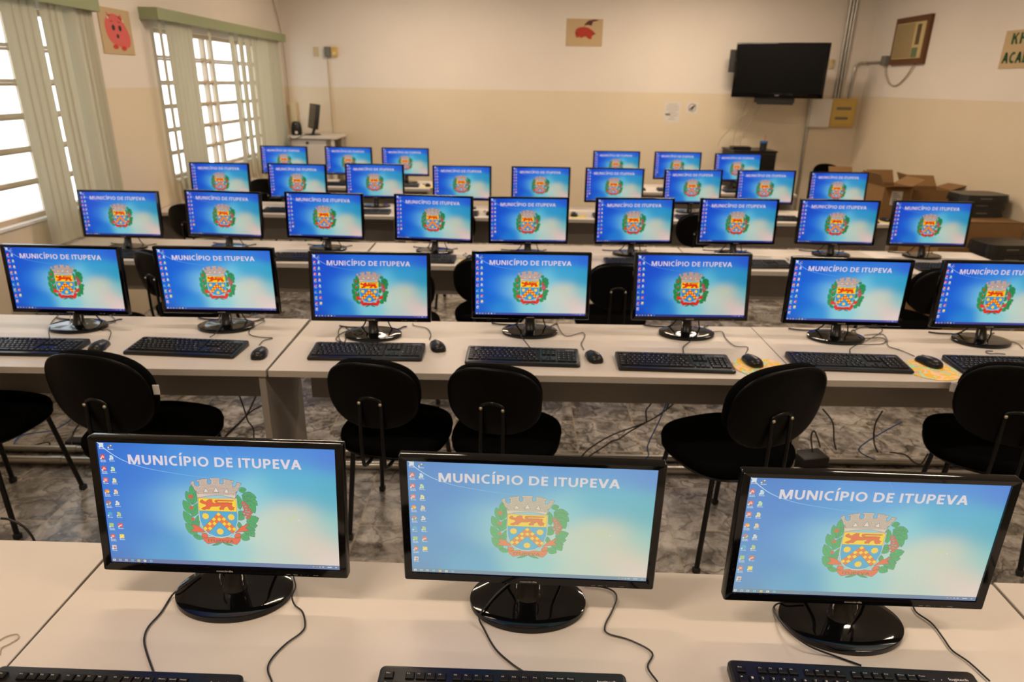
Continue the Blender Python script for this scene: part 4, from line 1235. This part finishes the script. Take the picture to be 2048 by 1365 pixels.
for (x, y, a, lb) in CH4: make_chair(x, y, a, lb)
make_chair(4.12, 8.98, 180, 'black chair against the back wall beside the cardboard boxes, only its top showing')

# ================================================================= FLOOR CONDUITS, CORDS, POWER STRIPS
def tubething(name, pts, r, m, label, cat, group=None, seg=10, sub=0):
    o = link(name, tubemesh(name, pts, r, m, seg, sub)); return tag(o, label, cat, group)
def conduit(y, r, label):
    bm = bmesh.new()
    tube(bm, [(-2.94, y, r + .001), (4.50, y, r + .001)], r, 14)
    for x in (-2.2, -1.0, .2, 1.4, 2.6, 3.8): tube(bm, [(x - .03, y, r + .001), (x + .03, y, r + .001)], r + .003, 14)
    tag(link('floor_conduit', finish(bm, 'floor_conduit', MT['alu'], 50)), label, 'conduit', 'metal conduits along the floor')
conduit(2.905, .021, 'metal conduit on the floor under the second row, nearer the camera')
conduit(3.02, .018, 'metal conduit on the floor under the second row, farther from the camera')
for k, lb in (('f1', 'black cable sweeping from the desk to the floor near the central gap'), ('f2', 'black cable forking towards the small power strip'), ('f3', 'short black cable hanging above the floor cables'),
              ('fb1', 'blue network cable hanging left of the chair turned left'), ('fb2', 'blue network cable on the floor at the far left'), ('f4', 'black cable dropping behind the left chair'),
              ('f5', 'second black cable dropping behind the left chair'), ('f6', 'thick black cable looping beside the desk side panel'), ('f7', 'thin black cable crossing left of the side panel'), ('f8', 'slanting black cable left of the side panel'),
              ('f9', 'thin grey cable hanging right of the chair turned left'), ('f10', 'black cord looped over the junction box on the floor'), ('f11', 'black cable hanging before the right chair'), ('fb3', 'blue network cable curling towards the right chair'),
              ('f12', 'black cable arching over the back edge of the empty front desk'), ('f13', 'black cord coiled on the floor at the left edge'), ('f14', 'black cord lying beside the right chair legs')):
    P = [(p[0] / 1000, p[1] / 1000, max(p[2] / 1000, .006)) for p in FCAB[k]]
    tubething('loose_cable', P, .0038 if k[1] != 'b' else .0032, MT['bluec'] if k[1] == 'b' else MT['cable'], lb, 'cable', 'loose cables under the second row', 8, 5)
def power_strip(x, y, rz, label):
    t = empty('power_strip', (x, y, .001), R(rz)); tag(t, label, 'power strip')
    link('strip_body', boxmesh('strip_body', (-.075, -.022, 0), (.075, .022, .035), MT['matte'], .004, 2), t)
    bm = bmesh.new()
    for k in range(3): box(bm, (-.062 + k * .045, -.012, .035), (-.030 + k * .045, .012, .0365))
    link('sockets', finish(bm, 'sockets', MT['greyp']), t)
power_strip(.44, 2.965, 2, 'small black power strip beside the conduit in the central gap')
power_strip(-.86, 3.12, 80, 'black power adapter strip right of the desk side panel')
t = empty('junction_box', (1.50, 2.965, .001), R(12)); tag(t, 'black junction box heaped with blue and white plugs right of the turned chair', 'junction box')
link('box_body', boxmesh('box_body', (-.07, -.05, 0), (.07, .05, .09), MT['matte'], .006, 2), t)
for k, (x, y, m) in enumerate(((-.05, -.075, 'bluep'), (.0, -.09, 'white'), (.045, -.08, 'white'), (.10, -.06, 'white'))):
    link('plug', boxmesh('plug', (x - .008, y - .02, 0), (x + .008, y + .02, .016), MT[m], .002, 1), t)
bm = bmesh.new(); box(bm, (-2.26, 3.06, 0), (-2.12, 3.12, .035), 0, .004, 1)
tag(link('power_adapter', finish(bm, 'power_adapter', MT['matte'])), 'flat black power adapter on the floor by the left conduit', 'power adapter')

# ================================================================= BACK WALL
def wallbox(name, lo, hi, m, label, cat, bev=.003):
    return tag(link(name, boxmesh(name, lo, hi, MT[m], bev, 2)), label, cat)
t = empty('flat_television', (3.215, 8.905, 1.665), R(-17)); tag(t, 'large black switched-off television hung in the back right corner', 'television')
bm = bmesh.new(); box(bm, (-.53, -.03, 0), (.53, .035, .625), 0, .008, 2); link('tv_body', finish(bm, 'tv_body', MT['gloss'], 40), t)
link('tv_screen', boxmesh('tv_screen', (-.50, -.0315, .055), (.50, -.0302, .60), mat('dark_screen_glass', (.002, .002, .002), .30, linear=True, spec=.12)), t)
bm = bmesh.new()
a = [(-.26, -.10), (.26, -.10), (.21, .06), (-.21, .06)]
prism(bm, [(-.22, -.10), (.20, -.10), (.17, .08), (-.19, .08)], -.075, -.055)
prism(bm, [(-.25, -.01), (.22, -.01), (.20, .03), (-.23, .03)], -.056, .005)
link('tv_foot', finish(bm, 'tv_foot', MT['satin']), t)
bm = bmesh.new(); box(bm, (-.20, .035, .18), (.20, .30, .24)); box(bm, (-.20, .28, .10), (.20, .345, .50)); link('wall_bracket', finish(bm, 'wall_bracket', MT['matte']), t)
bm = bmesh.new(); box(bm, (-.60, .06, .29), (-.50, .16, .55), 0, .004, 1); link('side_speaker', finish(bm, 'side_speaker', MT['matte']), t)
link('maker_mark', boxmesh('maker_mark', (-.02, -.0322, .026), (.03, -.0300, .034), MT['greyp']), t)
for i, P in enumerate((((2.98, 9.05, 1.62), (2.96, 9.12, 1.50), (2.86, 9.20, 1.38), (2.80, 9.22, 1.28), (2.70, 9.24, 1.15), (2.66, 9.2, 1.06)),
                       ((2.93, 9.1, 1.62), (2.91, 9.2, 1.4), (2.87, 9.24, 1.2), (2.86, 9.2, 1.055)),
                       ((3.12, 9.08, 1.62), (3.06, 9.18, 1.42), (3.02, 9.22, 1.30), (2.96, 9.22, 1.18), (2.95, 9.2, 1.055)))):
    tubething('hanging_cable', P, .0055, MT['whitec'], 'thin pale cable hanging below the television, ' + ('the kinked left one', 'the straight middle one', 'the right one')[i], 'cable', 'cables below the television', 6, 6)
t = empty('black_cabinet', (3.04, 9.1, 0)); tag(t, 'tall black cabinet under the television, a pen pot on top', 'cabinet')
link('cabinet_body', boxmesh('cabinet_body', (-.27, -.25, 0), (.27, .25, 1.02), MT['matte'], .006, 2), t)
link('cabinet_top', boxmesh('cabinet_top', (-.28, -.26, 1.02), (.28, .26, 1.04), MT['satin'], .004, 1), t)
link('cabinet_door', boxmesh('cabinet_door', (-.26, -.262, .06), (.26, -.252, 1.0), MT['satin'], .003, 1), t)
t = empty('pen_pot', (3.18, 9.0, 1.041)); tag(t, 'dark pen pot with a blue rim and one red pen on the black cabinet', 'pen pot')
bm = bmesh.new(); lathe(bm, [(0, 0), (.040, 0), (.045, .09), (.040, .088), (.037, .01), (0, .01)], 24); link('pot', finish(bm, 'pot', MT['matte'], 40), t)
bm = bmesh.new(); lathe(bm, [(.046, .085), (.050, .088), (.050, .108), (.046, .11), (.042, .10)], 24); link('pot_rim', finish(bm, 'pot_rim', MT['bluep'], 40), t)
link('pen', tubemesh('pen', [(0, 0, .012), (.012, 0, .18)], .005, MT['redink'], 8), t)
bm = bmesh.new(); box(bm, (2.80, 9.0, 1.041), (3.03, 9.16, 1.075), 0, .006, 1)
tag(link('media_player', finish(bm, 'media_player', MT['satin'])), 'flat black device lying on the black cabinet under the television', 'media player')

t = empty('white_wall_cabinet', (3.965, YB, 1.31)); tag(t, 'white rectangular metal box on the back wall left of the yellow panel', 'electrical box')
link('box_body', boxmesh('box_body', (-.135, -.10, 0), (.135, -.001, .355), MT['white'], .006, 2), t)
link('box_door', boxmesh('box_door', (-.128, -.106, .008), (.128, -.100, .347), MT['white'], .004, 2), t)
t = empty('breaker_panel', (4.262, YB, 1.322)); tag(t, 'yellowed breaker panel with two rows of switches in the back right corner', 'breaker panel')
link('panel_body', boxmesh('panel_body', (-.158, -.085, 0), (.158, -.001, .348), MT['yellow'], .008, 2), t)
link('panel_cover', boxmesh('panel_cover', (-.15, -.092, .03), (.15, -.085, .32), MT['yellow'], .005, 2), t)
for j, (z, x0_) in enumerate(((.225, -.095), (.105, -.095))):
    for k in range(8 - j):
        link('breaker_switch', boxmesh('breaker_switch', (x0_ + k * .0235, -.100, z - .014), (x0_ + k * .0235 + .019, -.092, z + .016), MT['greyp'], .002, 1), t, (0, 0, 0))
for i, x in enumerate((4.145, 4.185, 4.222)):
    tubething('wall_conduit', [(x, YB - .022, 1.66), (x, YB - .022, ZC)], .016, MT['alu'], 'vertical metal conduit above the breaker panel, ' + ('left', 'middle', 'right')[i] + ' of the three', 'conduit', 'vertical conduits above the breaker panel', 12)
tubething('bent_conduit', [(4.335, YB - .02, 1.66), (4.335, YB - .02, 1.98), (4.345, YB - .02, 2.06), (4.39, YB - .02, 2.095), (4.44, YB - .03, 2.10), (4.47, YB - .06, 2.10), (XR - .02, YB - .12, 2.10), (XR - .02, 8.99, 2.10)], .014, MT['alu'], 'bent metal conduit running from the breaker panel to the air conditioner socket', 'conduit', None, 12)
tubething('drop_conduit', [(3.855, YB - .02, 1.31), (3.855, YB - .02, .02)], .017, MT['alu'], 'metal conduit dropping from the white box towards the floor', 'conduit', None, 12)
wallbox('socket_box', (XR - .06, 8.87, 2.06), (XR - .001, 8.985, 2.165), 'greyp', 'grey socket box at the end of the conduit beside the air conditioner', 'socket', .006)
t = empty('wall_socket', (4.035, YB, 2.08)); tag(t, 'small cream socket on the back wall right of the television', 'socket')
link('socket_plate', boxmesh('socket_plate', (-.035, -.02, -.055), (.035, -.001, .055), MT['cream'], .004, 2), t)
link('yellow_plug', boxmesh('yellow_plug', (-.006, -.03, .012), (.022, -.02, .045), MT['yellow'], .002, 1), t)

t = empty('blank_switch_plate', (-2.520, YB, 2.115)); tag(t, 'cream switch plate on the back wall, leftmost of the three', 'switch plate')
link('plate', boxmesh('plate', (-.035, -.008, -.058), (.035, -.001, .058), MT['cream'], .003, 2), t)
link('rocker', boxmesh('rocker', (-.010, -.012, -.024), (.010, -.008, .024), MT['cream'], .002, 1), t)
wallbox('grey_wall_box', (-2.405, YB - .05, 2.055), (-2.33, YB - .001, 2.175), 'greyp', 'grey electrical box on top of the thin beige conduit', 'electrical box', .006)
t = empty('yellow_socket', (-2.284, YB, 2.115)); tag(t, 'yellowed socket right of the grey box on the back wall', 'socket')
link('socket_plate', boxmesh('socket_plate', (-.038, -.045, -.055), (.038, -.001, .055), MT['yellow'], .005, 2), t)
bm = bmesh.new(); lathe(bm, [(0, .003), (.014, .003), (.016, 0)], 16); link('socket_face', finish(bm, 'socket_face', MT['white'], 40), t, (0, -.045, -.015), (R(90), 0, 0))
tubething('thin_conduit', [(-2.372, YB - .012, 2.06), (-2.362, YB - .012, 1.14)], .010, MT['cream'], 'thin beige conduit running down the back wall from the grey box', 'conduit', None, 8)
tubething('corner_cable', [(-2.93, 8.6, ZC - .01), (-2.93, 9.00, 2.86), (-2.93, 9.17, 2.66), (-2.925, 9.28, 2.45), (-2.915, 9.34, 2.2), (-2.91, 9.36, 1.8), (-2.915, 9.37, 1.5)], .006, MT['whitec'], 'thin dark cable drooping down the back left corner', 'cable', None, 6, 6)
wallbox('wall_trunking_box', (-2.905, YB - .06, 1.16), (-2.82, YB - .001, 1.50), 'cream', 'tall cream cover on the back wall in the left corner behind the speaker', 'cable cover')

t = empty('side_cabinet', (-2.53, 9.08, 0)); tag(t, 'pale low cabinet with a lock in the back left corner', 'cabinet')
link('cabinet_top', boxmesh('cabinet_top', (-.26, -.30, 1.095), (.345, .28, 1.128), MT['laminate'], .003, 1), t)
link('cabinet_body', boxmesh('cabinet_body', (-.25, -.25, 0), (.22, .26, 1.095), MT['laminate_edge'], .002, 1), t)
link('side_panel', boxmesh('side_panel', (.27, -.28, 0), (.295, -.20, 1.095), MT['laminate'], .001, 1), t)
link('rear_panel', boxmesh('rear_panel', (.305, .05, 0), (.325, .26, 1.095), MT['panel'], .001, 1), t)
link('cabinet_door', boxmesh('cabinet_door', (-.225, -.268, .05), (.20, -.252, 1.075), MT['laminate'], .002, 1), t)
bm = bmesh.new(); lathe(bm, [(0, .018), (.012, .018), (.016, .012), (.016, 0)], 16); link('lock', finish(bm, 'lock', MT['matte'], 40), t, (-.03, -.268, 1.045), (R(90), 0, 0))
def spk():
    t = empty('desktop_speaker', (-2.715, 8.93, 1.1285), R(12)); tag(t, 'rounded black speaker on the corner cabinet, left of the idle monitor', 'speaker')
    bm = bmesh.new()
    for j, (z, w, d) in enumerate(((0, .055, .06), (.02, .065, .07), (.08, .064, .068), (.13, .056, .06), (.16, .042, .05), (.165, .02, .03))):
        ring = [bm.verts.new((p[0], p[1], z)) for p in superell(w, d, 24, 3.2)]
        if j:
            for k in range(24): bm.faces.new((pr[k], pr[(k + 1) % 24], ring[(k + 1) % 24], ring[k]))
        else: bm.faces.new(ring)
        pr = ring
    bm.faces.new(pr)
    link('speaker_body', finish(bm, 'speaker_body', MT['satin'], 50), t)
    bm = bmesh.new(); lathe(bm, [(0, .004), (.009, .004), (.012, 0)], 14); link('volume_knob', finish(bm, 'volume_knob', MT['chrome'], 40), t, (0, -.062, .135), (R(90), 0, 0))
    bm = bmesh.new(); lathe(bm, [(0, .003), (.016, .002), (.018, 0)], 14); link('label_patch', finish(bm, 'label_patch', MT['white'], 40), t, (0, -.0705, .035), (R(90), 0, 0))
spk()
t = empty('idle_monitor', (-2.54, 9.02, 1.1285), R(-62)); tag(t, 'small switched-off monitor turned away on the corner cabinet', 'monitor')
bm = bmesh.new(); lathe(bm, [(0, 0), (.10, 0), (.105, .006), (.08, .014), (0, .018)], 32); link('base', finish(bm, 'base', MT['satin'], 40), t)
link('neck', tubemesh('neck', [(0, .0, .012), (0, .02, .06), (0, .03, .12)], .018, MT['satin'], 12), t)
f = link('panel_frame', boxmesh('panel_frame', (-.19, -.02, .0), (.19, .03, .30), MT['matte'], .006, 2), t, (0, .0, .075), (-R(10), 0, 0))
link('screen', boxmesh('screen', (-.175, -.0212, .015), (.175, -.0202, .285), mat('grey_dead_screen', (.035, .030, .022), .35, linear=True)), f)
tubething('drooping_cord', [(-2.60, 8.86, 1.13), (-2.62, 8.775, 1.125), (-2.70, 8.768, 1.09), (-2.75, 8.770, 1.10), (-2.77, 8.79, 1.13)], .004, MT['cable'], 'thin cord drooping over the front edge of the corner cabinet', 'cable', None, 6, 6)

# papers and pictures
def paper(name, x0, x1, z0, z1, label, cat, marks):
    t = empty(name, ((x0 + x1) / 2, YB, z0)); tag(t, label, cat)
    w = x1 - x0; h = z1 - z0
    link('sheet', boxmesh('sheet', (-w / 2, -.002, 0), (w / 2, -.0005, h), MT['paper']), t)
    bm = bmesh.new(); marks(bm, w, h); link('printing', finish(bm, 'printing', MT['ink']), t)
def m1_(bm, w, h):
    for k in range(9):
        wd = (.6, .8, .75, .82, .5, .78, .7, .3, .45)[k]
        z = h * (.90 - k * .095)
        box(bm, (-w * wd / 2, -.0028, z), (w * wd / 2, -.0022, z + h * .016))
    box(bm, (-w * .42, -.0028, h * .36), (-w * .12, -.0022, h * .45))
paper('notice_sheet', 1.965, 2.175, 1.335, 1.585, 'white printed notice taped low on the back wall, left of the round sign', 'notice', m1_)
def m2_(bm, w, h):
    for k in range(24):
        a0, a1 = 2 * PI * k / 24, 2 * PI * (k + 1) / 24
        r0, r1 = h * .36, h * .30
        v = [bm.verts.new((r * math.cos(a), -.0028, h / 2 + r * math.sin(a))) for r, a in ((r0, a0), (r0, a1), (r1, a1), (r1, a0))]
        bm.faces.new(v)
    for p in ([(-.02, .05), (.0, .03), (.03, .075), (.022, .10), (.0, .09), (-.03, .065)], [(-.045, .04), (-.035, .03), (.045, .105), (.036, .115)]):
        bm.faces.new([bm.verts.new((q[0], -.003, q[1])) for q in p])
paper('prohibition_notice', 2.25, 2.40, 1.452, 1.592, 'small white notice with a round prohibition sign on the back wall', 'notice', m2_)

def picture(name, loc, rz, w, h, label, fn):
    t = empty(name, loc, rz); tag(t, label, 'picture')
    link('backing', boxmesh('backing', (-w / 2, -.006, 0), (w / 2, -.0005, h), MT['paperc'], .001, 1), t)
    P = Paint(1.0, .0004); fn(P, w, h)
    o = link('cut_out_figure', P.mesh('cut_out_figure', MT['art']), t, (0, -.0062, 0))
def ell(x, y, rx, ry, n=28, sk=0):
    return [(x + rx * math.cos(2 * PI * k / n) + sk * math.sin(2 * PI * k / n), y + ry * math.sin(2 * PI * k / n)) for k in range(n)]
def art_blob(P, w, h):
    Z = lambda u, v: ((u - .5) * w, (1 - v) * h)
    pk, dk = (216, 96, 92), (30, 26, 24)
    body = [(.14, .42), (.16, .30), (.24, .20), (.36, .13), (.50, .12), (.64, .17), (.74, .27), (.84, .42), (.90, .58), (.90, .72), (.84, .82), (.70, .85), (.50, .82), (.30, .76), (.18, .62)]
    P.poly([(q.x, q.y) for q in catmull([Z(*p) + (0,) for p in body + body[:1]], 4)], pk, 1)
    P.poly([Z(.24, .08), Z(.33, .17), (Z(.25, .24))], pk, 1); P.poly([Z(.70, .10), Z(.72, .26), Z(.60, .17)], pk, 1)
    P.poly(ell(*Z(.27, .21), w * .03, h * .035), (215, 190, 165), 2); P.poly(ell(*Z(.74, .25), w * .03, h * .035), (215, 190, 165), 2)
    for u, v in ((.40, .42), (.61, .42)): P.poly(ell(*Z(u, v), w * .05, h * .065), dk, 2)
    P.poly(ell(*Z(.50, .60), w * .042, h * .048), dk, 2)
    P.line([Z(.32, .295), Z(.40, .275)], .006, (120, 60, 55), 2); P.line([Z(.56, .275), Z(.64, .30)], .006, (120, 60, 55), 2)
    P.poly(ell(*Z(.38, .84), w * .085, h * .052), (205, 52, 38), 3); P.poly(ell(*Z(.64, .86), w * .085, h * .052), (205, 52, 38), 3)
picture('felt_picture', (XL + .001, 5.525, 1.935), R(90), .425, .310, 'tan picture of a pink round creature with red feet between the two left windows', art_blob)
def art_wing(P, w, h):
    Z = lambda u, v: ((u - .5) * w, (1 - v) * h)
    body = [(.24, .50), (.27, .38), (.36, .31), (.50, .29), (.62, .33), (.72, .42), (.80, .52), (.74, .60), (.70, .66), (.72, .72), (.64, .74), (.58, .68), (.54, .64), (.48, .66), (.42, .70), (.36, .66), (.30, .70), (.26, .62)]
    P.poly([Z(*p) for p in body], (176, 52, 28), 1)
    P.poly([Z(.48, .28), Z(.52, .16), (Z(.60, .06)), Z(.74, .02), Z(.90, .03), Z(.80, .08), Z(.72, .10), Z(.71, .18), Z(.68, .25), Z(.60, .22), Z(.53, .23)], (90, 34, 34), 2)
    P.poly([Z(.74, .50), Z(.82, .53), Z(.76, .58)], (90, 50, 50), 2)
    P.poly(ell(*Z(.29, .53), w * .022, h * .03), (70, 40, 25), 2)
picture('felt_picture', (.872, YB, 2.235), 0, .455, .315, 'small tan picture of a red winged animal high on the back wall', art_wing)

# ================================================================= RIGHT WALL
t = empty('window_air_conditioner', (XR, 8.455, 2.058)); tag(t, 'cream air conditioner in a dark wooden frame on the right wall', 'air conditioner')
bm = bmesh.new()
W_, H_ = .35, .50
box(bm, (-.045, -W_, 0), (-.001, W_, .055)); box(bm, (-.045, -W_, H_ - .06), (-.001, W_, H_)); box(bm, (-.045, -W_, .055), (-.001, -W_ + .045, H_ - .06)); box(bm, (-.045, W_ - .045, .055), (-.001, W_, H_ - .06))
link('wooden_frame', finish(bm, 'wooden_frame', MT['wood']), t)
link('front_panel', boxmesh('front_panel', (-.055, -W_ + .048, .058), (-.012, W_ - .048, H_ - .063), MT['accream'], .006, 2), t)
bm = bmesh.new()
for k in range(19):
    z = .075 + k * .0188
    box(bm, (-.0575, -.10, z), (-.054, .285, z + .0075))
link('grille_slots', finish(bm, 'grille_slots', MT['acdark']), t)
link('outlet_vent', boxmesh('outlet_vent', (-.0585, -.235, .20), (-.054, -.155, H_ - .09), MT['acdark'], .002, 1), t)
link('control_door', boxmesh('control_door', (-.060, -.235, .068), (-.054, -.12, .170), MT['acgreen'], .003, 1), t)
tubething('appliance_cord', [(XR - .03, 8.90, 2.06), (XR - .03, 8.86, 1.96), (XR - .02, 8.74, 1.85), (XR - .015, 8.58, 1.835), (XR - .02, 8.40, 1.93), (XR - .03, 8.28, 2.056)], .008, MT['whitec'], 'pale cord looping below the air conditioner', 'cable', None, 8, 6)

t = empty('wall_sign', (XR, 6.50, 1.982)); tag(t, 'tan sign with green letters cut by the right frame edge', 'sign')
link('board', boxmesh('board', (-.008, -.36, 0), (-.001, .36, .322), MT['paperc'], .001, 1), t)
for s_, z0_, w_ in (('KHAN', .205, .45), ('ACADEMY', .045, .63)):
    bm = bmesh.new()
    y0_ = .36 - (.09 if s_ == 'KHAN' else .03)
    ps, W = stroke_text(s_, .26)
    for p in ps: bm.faces.new([bm.verts.new((-.0095, y0_ - q[0] / W * w_, z0_ + q[1] * .092)) for q in p])
    link('lettering', finish(bm, 'lettering', MT['green']), t)

# ---- boxes and devices at the right
def carton(name, x, y, z, w, d, h, rz, label, flaps=(), lab=False):
    t = empty(name, (x, y, z), R(rz)); tag(t, label, 'cardboard box', 'cardboard boxes at the right wall')
    bm = bmesh.new(); q = .004
    box(bm, (-w / 2, -d / 2, 0), (w / 2, d / 2, q))
    box(bm, (-w / 2, -d / 2, q), (w / 2, -d / 2 + q, h)); box(bm, (-w / 2, d / 2 - q, q), (w / 2, d / 2, h))
    box(bm, (-w / 2, -d / 2 + q, q), (-w / 2 + q, d / 2 - q, h)); box(bm, (w / 2 - q, -d / 2 + q, q), (w / 2, d / 2 - q, h))
    if not flaps: box(bm, (-w / 2, -d / 2, h - q), (w / 2, d / 2, h))
    link('carton_body', finish(bm, 'carton_body', MT['card']), t)
    for (side, ang) in flaps:
        L = (w if side in 'fb' else d) - .004; fw = min(w, d) * .5
        bm = bmesh.new(); box(bm, (-L / 2, 0, -q / 2), (L / 2, fw, q / 2), 0)
        loc, r0 = {'f': ((0, -d / 2, h), PI), 'b': ((0, d / 2, h), 0), 'l': ((-w / 2, 0, h), PI / 2), 'r': ((w / 2, 0, h), -PI / 2)}[side]
        o = link('flap', finish(bm, 'flap', MT['card']), t, loc); o.rotation_mode = 'XYZ'
        o.rotation_euler = (R(ang), 0, r0)
    if lab:
        link('shipping_label', boxmesh('shipping_label', (-.055, -d / 2 - .0015, h * .48), (.055, -d / 2 - .0003, h * .48 + .13), MT['paper']), t)
        bm = bmesh.new()
        for k in range(6): box(bm, (-.045, -d / 2 - .0022, h * .48 + .012 + k * .019), (.045 - (k % 3) * .02, -d / 2 - .0016, h * .48 + .020 + k * .019))
        link('label_printing', finish(bm, 'label_printing', MT['ink']), t)
    return t
carton('cardboard_box', 3.92, 7.08, 0, 1.10, .85, .58, 0, 'large closed brown box at the base of the stack in the right corner')
carton('cardboard_box', 3.70, 6.82, .582, .27, .32, .33, 2, 'brown open box with a white shipping label, flaps up', (('f', 10), ('r', 30), ('l', 60), ('b', 60)), True)
carton('cardboard_box', 3.50, 7.31, .582, .25, .27, .32, -3, 'brown open box left of the labelled one, partly behind a monitor', (('b', 55), ('r', 40)))
carton('cardboard_box', 4.21, 7.08, .582, .36, .30, .27, -6, 'wide open brown box right of the labelled one, lid flap leaning', (('b', 40), ('l', 65), ('r', 20)))
carton('cardboard_box', 4.10, 6.22, 0, .70, .62, .72, 0, 'brown box under the flat black devices by the right wall')
carton('cardboard_box', 3.78, 5.22, 0, 1.05, .75, .50, 0, 'low wide brown box beside the right end of the third row desk')
def device(x, y, z, rz, w, d, h, label):
    t = empty('flat_black_device', (x, y, z), R(rz)); tag(t, label, 'electronic device', 'stacked black devices on the boxes')
    bm = bmesh.new()
    prism(bm, superell(w / 2, d / 2, 36, 4.5), 0, h)
    for v in bm.verts:
        if v.co.z > h * .5: v.co.x *= .94; v.co.y *= .94
    link('device_body', finish(bm, 'device_body', MT['satin']), t)
    bm = bmesh.new(); box(bm, (-w * .18, -d * .485, h * .48), (w * .05, -d * .475, h * .6)); link('port_strip', finish(bm, 'port_strip', MT['greyp']), t)
device(4.22, 6.30, .722, 4, .44, .34, .07, 'flat black device at the bottom of the upper right stack')
device(4.24, 6.30, .793, -5, .42, .32, .06, 'flat black device in the middle of the upper right stack')
device(4.23, 6.28, .854, 3, .46, .32, .065, 'flat black device on top of the upper right stack')
device(3.98, 5.42, .502, -6, .46, .34, .075, 'flat black device under another on the low wide box')
device(3.96, 5.44, .578, 4, .44, .32, .075, 'flat black device on top of the pair on the low wide box')
# sheets on the third-row desk
for i, (x, y, a) in enumerate(((2.47, 4.40, 3), (2.98, 4.44, -4))):
    bm = bmesh.new(); box(bm, (-.105, -.148, 0), (.105, .148, .001))
    tag(link('paper_sheet', finish(bm, 'paper_sheet', MT['paper']), None, (x, y, .7503), (0, 0, R(a))), 'white sheet of paper lying %s the rightmost third-row monitor' % ('left of' if i == 0 else 'right of'), 'sheet of paper', 'papers on the third row')
# bent wire lying on the empty front desk
tubething('bent_wire', [(-.985, 1.020, .7525), (-.975, 1.040, .7525), (-.958, 1.047, .7525), (-.948, 1.037, .7525), (-.955, 1.022, .7525), (-.963, 1.012, .7525), (-.955, .995, .7525)], .0012, MT['whitec'], 'small bent wire hook lying at the left of the front desk', 'wire', None, 6, 5)
